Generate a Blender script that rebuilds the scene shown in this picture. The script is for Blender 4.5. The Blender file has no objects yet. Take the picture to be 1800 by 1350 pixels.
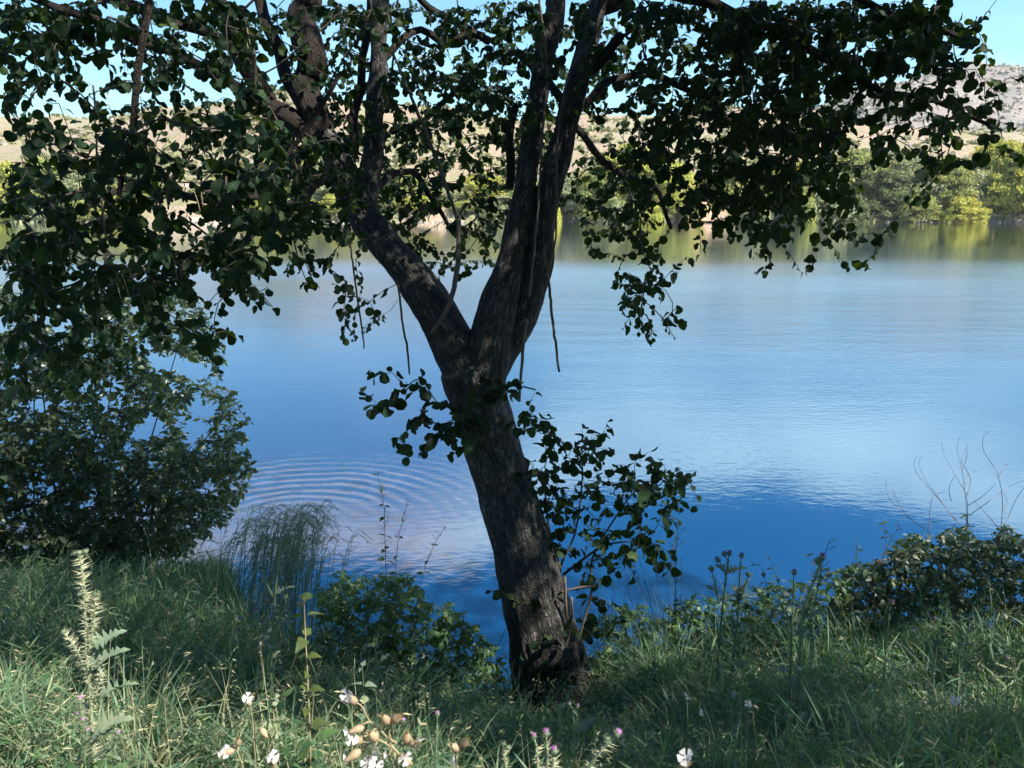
import bpy, math, random
import numpy as np
from mathutils import Matrix, Vector, noise as mnoise

rng = np.random.default_rng(7)
random.seed(7)
scene = bpy.context.scene
COL = scene.collection
R = math.radians

# ------------------------------------------------------------------ camera, light, exposure
CAM_Z, PITCH, FPX = 1.6, R(13.8), 1352.0
cam_d = bpy.data.cameras.new('camera'); cam = bpy.data.objects.new('camera', cam_d); COL.objects.link(cam)
cam.location = (0, 0, CAM_Z); cam.rotation_euler = (math.pi/2 - PITCH, 0, 0)
cam_d.sensor_width = 36; cam_d.lens = 36*FPX/1800; cam_d.clip_end = 4000; cam_d.clip_start = 0.05
cam_d.dof.use_dof = True; cam_d.dof.focus_distance = 4.6; cam_d.dof.aperture_fstop = 9.0
scene.camera = cam
scene.view_settings.view_transform = 'Standard'; scene.view_settings.look = 'None'
scene.view_settings.gamma = 1; scene.view_settings.use_curve_mapping = False
scene.view_settings.exposure = 1.5
scene.cycles.max_bounces = 8; scene.cycles.transparent_max_bounces = 4
scene.cycles.diffuse_bounces = 3; scene.cycles.glossy_bounces = 2; scene.cycles.transmission_bounces = 4
scene.cycles.sample_clamp_indirect = 4

SUN_AZ, SUN_EL = R(119), R(48)      # to the right of the view, high
sdir = Vector((math.sin(SUN_AZ)*math.cos(SUN_EL), math.cos(SUN_AZ)*math.cos(SUN_EL), math.sin(SUN_EL)))
sl = bpy.data.lights.new('sun', 'SUN'); sl.energy = 5.0; sl.angle = R(0.53); sl.color = (1, .93, .80)
so = bpy.data.objects.new('sun', sl); COL.objects.link(so)
so.rotation_euler = sdir.to_track_quat('Z', 'Y').to_euler()

world = bpy.data.worlds.new('World'); scene.world = world; world.use_nodes = True
wt = world.node_tree; wt.nodes.clear()

class NT:
    """small wrapper to write node trees compactly"""
    def __init__(s, tree): s.t = tree
    def n(s, typ, ins=None, **kw):
        nd = s.t.nodes.new(typ)
        for k, v in kw.items(): setattr(nd, k, v)
        for k, v in (ins or {}).items():
            sk = nd.inputs[k]
            if isinstance(v, bpy.types.NodeSocket): s.t.links.new(v, sk)
            else: sk.default_value = v
        return nd
    def math(s, op, a, b=0.0, c=None, clamp=False):
        ins = {0: a, 1: b}
        if c is not None: ins[2] = c
        return s.n('ShaderNodeMath', ins, operation=op, use_clamp=clamp).outputs[0]
    def mapr(s, v, a, b, c=0.0, d=1.0, smooth=False):
        return s.n('ShaderNodeMapRange', {0: v, 1: a, 2: b, 3: c, 4: d},
                   interpolation_type='SMOOTHSTEP' if smooth else 'LINEAR').outputs[0]
    def mix(s, f, a, b, blend='MIX'):
        nd = s.n('ShaderNodeMix', data_type='RGBA', blend_type=blend)
        for i, v in ((0, f), (6, a), (7, b)):
            if isinstance(v, bpy.types.NodeSocket): s.t.links.new(v, nd.inputs[i])
            else: nd.inputs[i].default_value = v if i == 0 else (*v, 1)
        return nd.outputs[2]
    def ramp(s, v, stops):
        nd = s.n('ShaderNodeValToRGB', {0: v}); cr = nd.color_ramp
        while len(cr.elements) < len(stops): cr.elements.new(.5)
        for e, (p, c) in zip(cr.elements, stops): e.position = p; e.color = (*c, 1)
        return nd.outputs[0]
    def noise(s, vec, scale, detail=3, rough=.55, dist=0.0):
        return s.n('ShaderNodeTexNoise', {'Vector': vec, 'Scale': scale, 'Detail': detail, 'Roughness': rough, 'Distortion': dist}).outputs[0]
    def mapping(s, vec, scale=(1, 1, 1), rot=(0, 0, 0), loc=(0, 0, 0)):
        return s.n('ShaderNodeMapping', {0: vec, 1: loc, 2: rot, 3: scale}).outputs[0]

W = NT(wt)
sky = W.n('ShaderNodeTexSky', sky_type='NISHITA', sun_disc=False, sun_elevation=SUN_EL, sun_rotation=SUN_AZ,
          altitude=300, air_density=1.0, dust_density=0.5, ozone_density=2.0)
dirv = W.n('ShaderNodeTexCoord').outputs['Generated']
sx = W.n('ShaderNodeSeparateXYZ', {0: dirv})
dz = W.math('MAXIMUM', sx.outputs[2], 0.0)
den = W.math('ADD', dz, 0.22)
plane = W.n('ShaderNodeCombineXYZ', {0: W.math('DIVIDE', sx.outputs[0], den), 1: W.math('DIVIDE', sx.outputs[1], den), 2: 0.0}).outputs[0]
cn = W.noise(W.mapping(plane, (0.9, 1.7, 1), (0, 0, R(14)), (1.3, .4, 0)), 1.15, 5, .55, .5)
cn2 = W.noise(W.mapping(plane, (1.0, 3.2, 1), (0, 0, R(20)), (2.1, 7.4, 0)), 2.4, 5, .6, .8)
# a cloud bank low in the sky whose ragged upper edge lies about 20 degrees up, clear deep blue above
shift = W.mapr(sx.outputs[0], -.07, .12, .075, 0, True)      # the bank stands higher to the left
edge = W.math('SUBTRACT', W.math('ADD', dz, W.mapr(cn, .3, .7, -.04, .04)), shift)
bank = W.math('MULTIPLY', W.mapr(edge, .385, .340, 0, 1, True), W.n('ShaderNodeMapRange', {0: edge, 1: W.mapr(sx.outputs[0], -.14, .04, .255, .20), 2: W.mapr(sx.outputs[0], -.14, .04, .36, .30), 3: W.mapr(sx.outputs[0], -.32, .25, .09, .13), 4: 1.0}).outputs[0])
wisp = W.math('MULTIPLY', W.mapr(cn2, .50, .74, 0, .45, True), W.math('MULTIPLY', W.mapr(dz, .0, .25, .5, 1), W.mapr(dz, .28, .42, 1, .1)))
hi = W.math('MULTIPLY', W.mapr(cn, .60, .74, 0, .6, True), W.mapr(dz, .62, .75, 0, 1, True))
skyc = W.n('ShaderNodeHueSaturation', {'Saturation': 1.5, 'Value': 1.0, 'Color': sky.outputs[0]}).outputs[0]
skyc = W.mix(1.0, skyc, (.86, 1.17, 1.07), 'MULTIPLY')
skyc = W.mix(W.mapr(dz, 0, .36, .50, 0), skyc, (2.6, 3.7, 4.4))        # paler toward the horizon
cl = W.mix(W.math('MULTIPLY', bank, W.mapr(cn2, .3, .7, .46, .76)), skyc, W.mix(W.mapr(sx.outputs[0], -.12, .02), (11.0, 10.6, 10.8), (8.4, 12.0, 12.8)))
cl = W.mix(W.math('MULTIPLY', wisp, .2), cl, (11.5, 12.0, 12.6))
cl = W.mix(hi, cl, (11, 11, 11.6))
bg = W.n('ShaderNodeBackground', {0: cl, 1: 0.075})
wo = W.n('ShaderNodeOutputWorld', {0: bg.outputs[0]})

# ------------------------------------------------------------------ projection helpers
CP, SP = math.cos(PITCH), math.sin(PITCH)
def P(px, py, Y):
    """point seen at photo pixel (px, py) that stands Y metres ahead of the camera"""
    r = (px-900)/FPX; u = (675-py)/FPX
    d = np.array([r, CP + u*SP, -SP + u*CP])
    return np.array([0, 0, CAM_Z]) + d*(Y/d[1])
def proj(p):
    p = np.atleast_2d(p) - np.array([0, 0, CAM_Z])
    f = p[:, 1]*CP - p[:, 2]*SP; u = p[:, 1]*SP + p[:, 2]*CP
    f = np.where(f > .05, f, .05)
    return 900 + FPX*p[:, 0]/f, 675 - FPX*u/f, f

WATER_Z = -2.2
def sstep(a, b, x):
    t = np.clip((x-a)/(b-a), 0, 1); return t*t*(3-2*t)
def ground_z(x, y):
    x = np.asarray(x, float); y = np.asarray(y, float)
    crest = 4.25 + 2.3*sstep(-1.5, -2.9, x) + .25*np.sin(x*1.3)
    crest = crest + 1.2*sstep(6, 12, np.abs(x))
    slope = .40 + .12*np.exp(-((x-.15)/1.0)**2) - .055*sstep(-1, -2.5, x)
    yy = np.minimum(y, crest)
    z = -.1*np.clip(yy, -50, 1.5) - slope*np.clip(yy-1.5, 0, None)
    z = np.where(y < -1, .1 - .02*(y+1), z)
    over = np.clip(y-crest, 0, None)
    z = z - 1.5*np.minimum(over, 1.3) - .15*np.clip(over-1.3, 0, 20)
    z = z + .035*np.sin(x*2.1+y*1.3)*np.cos(y*2.7-x) + .02*np.sin(x*6+1)*np.sin(y*5.2)
    return z

# ------------------------------------------------------------------ mesh helpers
class Acc:
    def __init__(s): s.V = []; s.Q = []; s.T = []; s.A = []; s.n = 0; s.B = []
    def add(s, V, Q=None, T=None, rnd=0.0, bark=None):
        V = np.asarray(V, float).reshape(-1, 3)
        if Q is not None and len(Q): s.Q.append(np.asarray(Q, int).reshape(-1, 4) + s.n)
        if T is not None and len(T): s.T.append(np.asarray(T, int).reshape(-1, 3) + s.n)
        s.V.append(V); s.n += len(V)
        s.A.append(np.broadcast_to(np.asarray(rnd, float), (len(V),)))
        if bark is not None: s.B.append(bark)
    def mesh(s, name, offset=(0, 0, 0), smooth=True):
        me = bpy.data.meshes.new(name)
        if not s.V: return me
        V = np.concatenate(s.V) - np.asarray(offset, float)
        Q = np.concatenate(s.Q) if s.Q else np.zeros((0, 4), int)
        T = np.concatenate(s.T) if s.T else np.zeros((0, 3), int)
        me.vertices.add(len(V)); me.vertices.foreach_set('co', V.astype(np.float32).ravel())
        me.loops.add(Q.size+T.size)
        me.loops.foreach_set('vertex_index', np.concatenate([Q.ravel(), T.ravel()]).astype(np.int32))
        me.polygons.add(len(Q)+len(T))
        st = np.concatenate([np.arange(len(Q))*4, Q.size+np.arange(len(T))*3]).astype(np.int32)
        me.polygons.foreach_set('loop_start', st)
        if smooth: me.polygons.foreach_set('use_smooth', np.ones(len(Q)+len(T), bool))
        me.update(calc_edges=True)
        a = me.attributes.new('rnd', 'FLOAT', 'POINT'); a.data.foreach_set('value', np.concatenate(s.A).astype(np.float32))
        if s.B:
            b = me.attributes.new('bark', 'FLOAT_VECTOR', 'POINT'); b.data.foreach_set('vector', np.concatenate(s.B).astype(np.float32).ravel())
        return me

def unit(v):
    v = np.asarray(v, float); return v/np.maximum(np.linalg.norm(v, axis=-1, keepdims=True), 1e-9)

def smooth_path(pts, step=.05):
    pts = np.asarray(pts, float)
    if len(pts) < 3:
        n = max(2, int(np.linalg.norm(pts[-1]-pts[0])/step)+1)
        return pts[0] + (pts[-1]-pts[0])*np.linspace(0, 1, n)[:, None]
    q = np.vstack([2*pts[0]-pts[1], pts, 2*pts[-1]-pts[-2]]); out = []
    for i in range(1, len(q)-2):
        p0, p1, p2, p3 = q[i-1], q[i], q[i+1], q[i+2]
        n = max(2, int(np.linalg.norm(p2-p1)/step))
        t = (np.arange(n)/n)[:, None]
        out.append(.5*((2*p1)+(-p0+p2)*t+(2*p0-5*p1+4*p2-p3)*t*t+(-p0+3*p1-3*p2+p3)*t**3))
    out.append(q[-2][None]); return np.vstack(out)

def resample_r(pts, radii, path):
    """radii given at control points -> radii along the smoothed path (by arc length of nearest control)"""
    pts = np.asarray(pts, float)
    idx = [int(np.argmin(((path-p)**2).sum(1))) for p in pts]
    for i in range(1, len(idx)): idx[i] = max(idx[i], idx[i-1]+1)
    return np.interp(np.arange(len(path)), idx, radii)

def tube(acc, path, rad, sides=6, rnd=0.0, bark=False, cap=True, wob=0.0):
    path = np.asarray(path, float); n = len(path); rad = np.broadcast_to(np.asarray(rad, float), (n,))
    tan = unit(np.gradient(path, axis=0)) if n > 2 else unit(np.repeat((path[-1]-path[0])[None], n, 0))
    ref = np.array([1., 0, 0]) if abs(tan[0][0]) < .8 else np.array([0, 1., 0])
    u = np.zeros((n, 3)); u[0] = unit(ref - tan[0]*ref.dot(tan[0]))
    for i in range(1, n):
        w = u[i-1] - tan[i]*u[i-1].dot(tan[i]); u[i] = unit(w)
    v = np.cross(tan, u); a = np.arange(sides)*2*math.pi/sides
    rr = rad[:, None]*np.ones(sides)
    if wob: rr = rr*(1+wob*rng.normal(size=(n, sides)))
    V = path[:, None] + rr[..., None]*(np.cos(a)[None, :, None]*u[:, None] + np.sin(a)[None, :, None]*v[:, None])
    i, j = np.meshgrid(np.arange(n-1), np.arange(sides), indexing='ij'); j2 = (j+1) % sides
    Q = np.stack([i*sides+j, i*sides+j2, (i+1)*sides+j2, (i+1)*sides+j], -1).reshape(-1, 4)
    V = V.reshape(-1, 3); T = None
    B = None
    if bark:
        s = np.concatenate([[0], np.cumsum(np.linalg.norm(np.diff(path, axis=0), axis=1))])
        B = np.stack([rad[:, None]*np.cos(a), rad[:, None]*np.sin(a), np.repeat(s[:, None], sides, 1)], -1).reshape(-1, 3)
    if cap:
        V = np.vstack([V, path[-1] + tan[-1]*rad[-1]*.7]); k = n*sides; b = (n-1)*sides
        T = np.array([[b+q, b+(q+1) % sides, k] for q in range(sides)])
        if bark: B = np.vstack([B, [[0, 0, s[-1]]]])
        k0 = len(V); V = np.vstack([V, path[0] - tan[0]*rad[0]*.3]); T = np.vstack([T, [[(q+1) % sides, q, k0] for q in range(sides)]])
        if bark: B = np.vstack([B, [[0, 0, 0]]])
    acc.add(V, Q, T, rnd, B)

def basis(y, z):
    y = unit(y); z = np.asarray(z, float); z = unit(z - y*(z*y).sum(-1, keepdims=True)); x = np.cross(y, z)
    return np.stack([x, y, z], -1)          # columns

def scatter(acc, tmpl, M, loc, rnd):
    """many copies of a template (V, Q, T) with matrices M (N,3,3)"""
    V, Q, T = tmpl; N = len(loc)
    if N == 0: return
    W_ = np.einsum('nij,vj->nvi', M, V) + np.asarray(loc)[:, None]
    off = (np.arange(N)*len(V))[:, None, None]
    acc.add(W_.reshape(-1, 3), (Q[None]+off).reshape(-1, 4) if len(Q) else None,
            (T[None]+off).reshape(-1, 3) if len(T) else None, np.repeat(rnd, len(V)))

E4 = np.zeros((0, 4), int); E3 = np.zeros((0, 3), int)
def leaf_template(prof, fold=.22, droop=.18, petiole=.22, cup=0.0, wav=0.0, jag=0.0):
    """half-outline prof [(x,y)...] from base to tip, folded along the midrib, with a petiole; points along +y"""
    prof = np.asarray(prof, float); n = len(prof)
    x = prof[:, 0].copy(); y = prof[:, 1]
    if jag: x = x*(1+jag*np.where(np.arange(n) % 2 == 0, 1, -1))
    mid = np.stack([np.zeros(n), y, np.zeros(n)], -1)
    L = np.stack([-x, y, np.zeros(n)], -1); Rr = np.stack([x, y, np.zeros(n)], -1)
    h = lambda p: np.abs(p[:, 0])*fold - droop*p[:, 1]**2 + cup*p[:, 0]**2 + wav*np.sin(p[:, 1]*9+p[:, 0]*5)*np.abs(p[:, 0])
    for a in (mid, L, Rr): a[:, 2] = h(a)
    V = np.vstack([mid, L, Rr]); V[:, 1] += petiole
    Q = []
    for i in range(n-1):
        Q.append([i, i+1, n+i+1, n+i]); Q.append([i+1, i, 2*n+i, 2*n+i+1])
    if petiole:
        k = len(V)
        V = np.vstack([V, [[-.018, 0, .0], [.018, 0, .0], [.018, petiole, 0], [-.018, petiole, 0]]])
        Q.append([k, k+1, k+2, k+3])
    return V, np.array(Q), E3
ALDER = leaf_template([(0, 0), (.20, .05), (.34, .18), (.43, .34), (.47, .52), (.45, .68), (.38, .82), (.26, .93), (.12, .985), (.02, .96)], .28, .16, wav=.13, jag=.05)
ALDER_B = leaf_template([(0, 0), (.22, .08), (.36, .22), (.42, .38), (.44, .54), (.40, .70), (.30, .86), (.14, .96), (.02, .94)], .50, .42, wav=.28, jag=.06)
ALDER_C = leaf_template([(0, 0), (.16, .08), (.28, .24), (.34, .42), (.33, .60), (.26, .78), (.14, .93), (.01, .99)], .30, .62, wav=.20, jag=.06)
ALDER_X = leaf_template([(0, 0), (.45, .32), (.44, .70), (.05, .97)], .2, .2, 0)
ALDER_S = leaf_template([(0, 0), (.28, .10), (.46, .38), (.46, .66), (.26, .93), (.02, .97)], .24, .2)
OVATE = leaf_template([(0, 0), (.22, .1), (.30, .32), (.24, .6), (.11, .85), (.0, 1)], .25, .3, .12)
WILLOW = leaf_template([(0, 0), (.12, .15), (.17, .42), (.10, .78), (.0, 1)], .25, .25, .08)
NETTLE = leaf_template([(0, 0), (.24, .08), (.34, .22), (.30, .4), (.25, .55), (.16, .75), (.07, .9), (0, 1)], .22, .45, .15, wav=.1, jag=.07)
SMALL = leaf_template([(0, 0), (.26, .35), (.2, .7), (0, 1)], .25, .3, 0)

# ------------------------------------------------------------------ materials
def new_mat(name):
    m = bpy.data.materials.new(name); m.use_nodes = True; m.node_tree.nodes.clear(); return m, NT(m.node_tree)
def out(N, sh, disp=None):
    N.n('ShaderNodeOutputMaterial', {0: sh})
def rnd_val(N):
    a = N.n('ShaderNodeAttribute', attribute_name='rnd').outputs['Fac']
    return N.math('FRACT', N.math('ADD', a, N.n('ShaderNodeObjectInfo').outputs['Random']))
def leaf_mat(name, stops, trans, tf=.35, rough=.42, spec=.45, vein=0.0):
    m, N = new_mat(name); r = rnd_val(N)
    c = N.ramp(r, stops)
    co = N.n('ShaderNodeTexCoord').outputs['Object']
    c = N.mix(N.mapr(N.noise(co, 28, 2), .35, .7, 0, .35), c, (stops[-1][1][0]*.9, stops[-1][1][1]*.8, stops[-1][1][2]))
    p = N.n('ShaderNodeBsdfPrincipled', {'Base Color': c, 'Roughness': rough, 'Specular IOR Level': spec})
    tcol = N.mix(r, trans, (trans[0]*1.5, trans[1]*1.15, trans[2]*.7))
    t = N.n('ShaderNodeBsdfTranslucent', {0: tcol})
    out(N, N.n('ShaderNodeMixShader', {0: tf, 1: p.outputs[0], 2: t.outputs[0]}).outputs[0]); return m
M = {}
M['alder'] = leaf_mat('alder_leaf', [(0, (.004, .012, .009)), (.5, (.007, .020, .0125)), (.85, (.014, .034, .017)), (1, (.032, .055, .018))], (.07, .15, .015), .13, .55, .08)
M['shrub'] = leaf_mat('shrub_leaf', [(0, (.010, .026, .018)), (.6, (.019, .045, .028)), (.9, (.038, .07, .042)), (1, (.11, .13, .055))], (.16, .26, .05), .28, .38, .5)
M['bramble'] = leaf_mat('bramble_leaf', [(0, (.009, .028, .016)), (.7, (.018, .048, .025)), (.96, (.04, .08, .04)), (1, (.16, .16, .08))], (.10, .18, .04), .22, .45, .4)
M['weed'] = leaf_mat('weed_leaf', [(0, (.018, .058, .022)), (.6, (.032, .092, .034)), (1, (.09, .15, .05))], (.16, .28, .05), .3, .5)
M['yweed'] = leaf_mat('nettle_leaf', [(0, (.03, .06, .018)), (1, (.085, .11, .028))], (.14, .20, .03), .3, .5)
M['thistle'] = leaf_mat('thistle_green', [(0, (.10, .16, .11)), (.6, (.16, .22, .14)), (1, (.26, .30, .18))], (.18, .26, .12), .22, .55)
M['spine'] = leaf_mat('thistle_spine', [(0, (.36, .40, .25)), (1, (.54, .54, .37))], (.4, .4, .25), .25, .6)
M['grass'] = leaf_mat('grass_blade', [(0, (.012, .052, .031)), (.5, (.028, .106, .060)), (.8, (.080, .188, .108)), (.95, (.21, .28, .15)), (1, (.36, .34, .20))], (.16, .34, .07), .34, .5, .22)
M['straw'] = leaf_mat('seed_husk', [(0, (.16, .20, .10)), (.5, (.28, .29, .16)), (1, (.40, .36, .22))], (.3, .3, .15), .3, .6)
M['reed'] = leaf_mat('reed_green', [(0, (.08, .16, .10)), (1, (.20, .30, .18))], (.15, .24, .10), .25, .5)
M['purple'] = leaf_mat('thistle_purple', [(0, (.36, .12, .42)), (1, (.55, .30, .60))], (.5, .2, .55), .3, .7)
M['petal'] = leaf_mat('white_petal', [(0, (.60, .60, .62)), (1, (.70, .70, .69))], (.7, .7, .7), .3, .6)
M['calyx'] = leaf_mat('tan_calyx', [(0, (.28, .22, .14)), (1, (.42, .34, .23))], (.5, .4, .2), .3, .6)
M['stemtan'] = leaf_mat('tan_stem', [(0, (.24, .22, .12)), (1, (.34, .29, .17))], (.3, .3, .1), .15, .6)
M['stemgreen'] = leaf_mat('green_stem', [(0, (.11, .18, .09)), (1, (.18, .25, .13))], (.2, .3, .1), .12, .55)
M['stemdark'] = leaf_mat('dark_stem', [(0, (.05, .055, .04)), (1, (.09, .075, .06))], (.1, .1, .05), .08, .7)
M['yelflower'] = leaf_mat('yellow_flower', [(0, (.6, .5, .12)), (1, (.62, .56, .30))], (.5, .4, .1), .3, .6)

def plain(name, c, rough=.8, var=.25, scale=8, bump=0.0, spec=.3):
    m, N = new_mat(name); co = N.n('ShaderNodeTexCoord').outputs['Object']
    nz = N.noise(co, scale, 5, .6)
    col = N.mix(N.mapr(nz, .3, .7), [v*(1-var) for v in c], [min(1, v*(1+var)) for v in c])
    ins = {'Base Color': col, 'Roughness': rough, 'Specular IOR Level': spec}
    if bump: ins['Normal'] = N.n('ShaderNodeBump', {'Height': nz, 'Strength': bump, 'Distance': .1}).outputs[0]
    out(N, N.n('ShaderNodeBsdfPrincipled', ins).outputs[0]); return m
M['twig'] = plain('twig_bark', (.045, .037, .031), .75, .35, 14)
M['vine'] = plain('pale_vine', (.095, .078, .066), .75, .3, 14)
M['deadtwig'] = plain('dead_twig', (.16, .13, .13), .75, .3, 14)

def bark_mat(name, dark, mid, light, k=1.0):
    m, N = new_mat(name)
    b = N.n('ShaderNodeAttribute', attribute_name='bark').outputs['Vector']
    wob = N.n('ShaderNodeTexNoise', {'Vector': b, 'Scale': 16.0, 'Detail': 3.0}).outputs['Color']
    bv = N.n('ShaderNodeVectorMath', {0: b, 1: N.n('ShaderNodeVectorMath', {0: wob, 1: (.035, .035, .06)}, operation='MULTIPLY').outputs[0]}, operation='ADD').outputs[0]
    st = N.mapping(bv, (52*k, 52*k, 13*k))
    v1 = N.n('ShaderNodeTexVoronoi', {'Vector': st, 'Scale': 1.0, 'Randomness': 1.0}, feature='DISTANCE_TO_EDGE').outputs['Distance']
    v2 = N.n('ShaderNodeTexVoronoi', {'Vector': st, 'Scale': 1.0, 'Randomness': 1.0}, feature='F1')
    rg = N.noise(N.mapping(bv, (58*k, 58*k, 11*k), loc=(3, 1, 5)), 1.0, 4, .62, .6)
    fine = N.noise(N.mapping(bv, (150, 150, 60)), 1.0, 4, .7)
    plate = N.math('MULTIPLY', N.mapr(v1, .0, .16, .25, 1, True), N.mapr(rg, .34, .60, .1, 1, True))
    blot = N.noise(N.mapping(b, (7, 7, 4)), 1.0, 5, .65)
    col = N.mix(plate, dark, mid)
    col = N.mix(N.math('MULTIPLY', N.mapr(N.n('ShaderNodeSeparateColor', {0: v2.outputs['Color']}).outputs[0], .5, 1, 0, .7), plate), col, light)
    col = N.mix(N.mapr(blot, .56, .72, 0, .45), col, [v*1.35 for v in light])
    col = N.mix(N.mapr(fine, .40, .78, 0, .5), col, dark)
    hgt = N.math('ADD', N.math('MULTIPLY', plate, .8), N.math('MULTIPLY', fine, .45))
    bp = N.n('ShaderNodeBump', {'Height': hgt, 'Strength': 1.0, 'Distance': .026})
    out(N, N.n('ShaderNodeBsdfPrincipled', {'Base Color': col, 'Roughness': .85, 'Specular IOR Level': .25, 'Normal': bp.outputs[0]}).outputs[0]); return m
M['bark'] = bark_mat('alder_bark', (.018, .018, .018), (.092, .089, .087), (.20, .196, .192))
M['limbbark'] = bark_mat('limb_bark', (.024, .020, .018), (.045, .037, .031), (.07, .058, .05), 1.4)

# ------------------------------------------------------------------ object helpers
def link(o): COL.objects.link(o); return o
def obj(name, acc, mat, root=None, smooth=True):
    off = root.location if root is not None else (0, 0, 0)
    me = acc.mesh(name, off, smooth); me.materials.append(mat)
    o = link(bpy.data.objects.new(name, me))
    if root is not None: o.parent = root
    return o
def tag(o, label=None, cat=None, group=None, kind=None):
    for k, v in (('label', label), ('category', cat), ('group', group), ('kind', kind)):
        if v: o[k] = v
    return o
def thing(name, label, cat, loc, group=None):
    o = link(bpy.data.objects.new(name, None)); o.location = tuple(float(c) for c in loc); o.empty_display_size = .1
    return tag(o, label, cat, group)
def place(me, name, Mx, loc, root, sub=None):
    """one shared-mesh piece as an object under root"""
    o = link(bpy.data.objects.new(name, me)); o.parent = sub or root
    L = np.asarray(loc) - np.asarray(root.location)
    m = np.eye(4); m[:3, :3] = Mx; m[:3, 3] = L
    o.matrix_local = Matrix(m.tolist()); return o
def tmesh(name, tmpl, mat):
    a = Acc(); a.add(*tmpl); me = a.mesh(name); me.materials.append(mat); return me
def grid_mesh(xs, ys, zf):
    X, Yg = np.meshgrid(xs, ys); Z = zf(X, Yg); V = np.stack([X, Yg, Z], -1).reshape(-1, 3); nx, ny = len(xs), len(ys)
    i, j = np.meshgrid(np.arange(ny-1), np.arange(nx-1), indexing='ij')
    return V, np.stack([i*nx+j, i*nx+j+1, (i+1)*nx+j+1, (i+1)*nx+j], -1).reshape(-1, 4)
def fbm2(x, y, s, octv=4, seed=0.):
    """cheap value-noise in numpy"""
    def h(ix, iy): 
        v = np.sin(ix*127.1+iy*311.7+seed*17.3)*43758.5453; return v-np.floor(v)
    t = 0.; a = .5; x = np.asarray(x)/s; y = np.asarray(y)/s
    for _ in range(octv):
        ix, iy = np.floor(x), np.floor(y); fx, fy = x-ix, y-iy; fx = fx*fx*(3-2*fx); fy = fy*fy*(3-2*fy)
        t = t + a*((h(ix, iy)*(1-fx)+h(ix+1, iy)*fx)*(1-fy)+(h(ix, iy+1)*(1-fx)+h(ix+1, iy+1)*fx)*fy)
        x, y, a = x*2.03+7.1, y*2.03+3.7, a*.5
    return t

# ------------------------------------------------------------------ setting: ground, water, far hills
m, N = new_mat('bank_soil'); co = N.n('ShaderNodeTexCoord').outputs['Object']
n1 = N.noise(co, 6, 6, .65); n2 = N.noise(co, 55, 4, .7)
c = N.ramp(n1, [(0, (.03, .024, .016)), (.5, (.05, .045, .025)), (1, (.055, .07, .028))])
c = N.mix(N.mapr(n2, .5, .75, 0, .6), c, (.10, .085, .05))
out(N, N.n('ShaderNodeBsdfPrincipled', {'Base Color': c, 'Roughness': .95, 'Normal': N.n('ShaderNodeBump', {'Height': n2, 'Strength': .7, 'Distance': .02}).outputs[0]}).outputs[0]); M['soil'] = m
a = Acc(); xs = np.unique(np.concatenate([np.linspace(-60, -6, 28), np.linspace(-6, 6, 150), np.linspace(6, 60, 28)]))
ys = np.unique(np.concatenate([np.linspace(-40, 0, 14), np.linspace(0, 8, 110), np.linspace(8, 22, 16)]))
a.add(*grid_mesh(xs, ys, ground_z)); tag(obj('ground', a, M['soil']), kind='structure')

m, N = new_mat('lake_water'); pos = N.n('ShaderNodeNewGeometry').outputs['Position']
ps = N.n('ShaderNodeSeparateXYZ', {0: pos})
rx = N.math('SUBTRACT', ps.outputs[0], -2.6); ry = N.math('SUBTRACT', ps.outputs[1], 8.3)
rad = N.math('SQRT', N.math('ADD', N.math('MULTIPLY', rx, rx), N.math('MULTIPLY', ry, ry)))
radw = N.math('ADD', rad, N.math('MULTIPLY', N.noise(N.mapping(pos, (.8, .8, 1)), 1.0, 3, .6), .34))
env = N.math('MULTIPLY', N.math('MULTIPLY', N.mapr(rad, .5, 1.5, .1, 1, True), N.mapr(rad, 1.9, 3.6, 1, 0, True)), N.mapr(ps.outputs[1], 7.9, 9.4, .12, 1, True))
ring = N.math('MULTIPLY', N.math('SINE', N.math('MULTIPLY', radw, 2*math.pi/.21)), N.math('MULTIPLY', N.math('MULTIPLY', env, N.mapr(N.noise(pos, .75, 3, .6), .3, .65, .25, 1.25)), .0013))
patch = N.noise(N.mapping(pos, (.030, .055, 1), (0, 0, R(12)), (3, 1, 0)), 1.0, 3, .5)
nearf = N.mapr(ps.outputs[1], 7, 26, .10, 1, True)
calm = N.mapr(ps.outputs[1], 40, 50, 1.4, .32, True)
amp = N.math('MULTIPLY', N.math('MULTIPLY', N.mapr(patch, .36, .62, .35, 1.1, True), nearf), calm)
w1 = N.noise(N.mapping(pos, (4.2, 10.0, 1), (0, 0, R(-28))), 1.0, 2, .5, .3)
w2 = N.noise(N.mapping(pos, (9.0, 20.0, 1), (0, 0, R(20))), 1.0, 2, .5)
w3 = N.noise(N.mapping(pos, (.35, 1.1, 1), (0, 0, R(-10))), 1.0, 2, .5)
wh = N.math('ADD', N.math('ADD', N.math('MULTIPLY', w1, .0085), N.math('MULTIPLY', w2, .0035)), N.math('MULTIPLY', w3, .016))
hgt = N.math('ADD', N.math('MULTIPLY', wh, amp), ring)
bp = N.n('ShaderNodeBump', {'Height': hgt, 'Strength': 1.0, 'Distance': 1.0})
fr = N.n('ShaderNodeFresnel', {'IOR': 2.9})
frb = N.mapr(fr.outputs[0], .237, .76, .20, 1.0)
body = N.n('ShaderNodeBsdfDiffuse', {0: (.002, .024, .080, 1)})
rgh = N.math('MULTIPLY', N.math('MULTIPLY', N.mapr(ps.outputs[1], 10, 34, 0, .19, True), N.mapr(ps.outputs[1], 40, 50, 1, .30, True)), N.mapr(patch, .30, .60, .55, 1.1))
gl = N.n('ShaderNodeBsdfGlossy', {0: (.96, .98, 1, 1), 'Roughness': N.math('ADD', rgh, .025), 'Normal': bp.outputs[0]})
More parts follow.
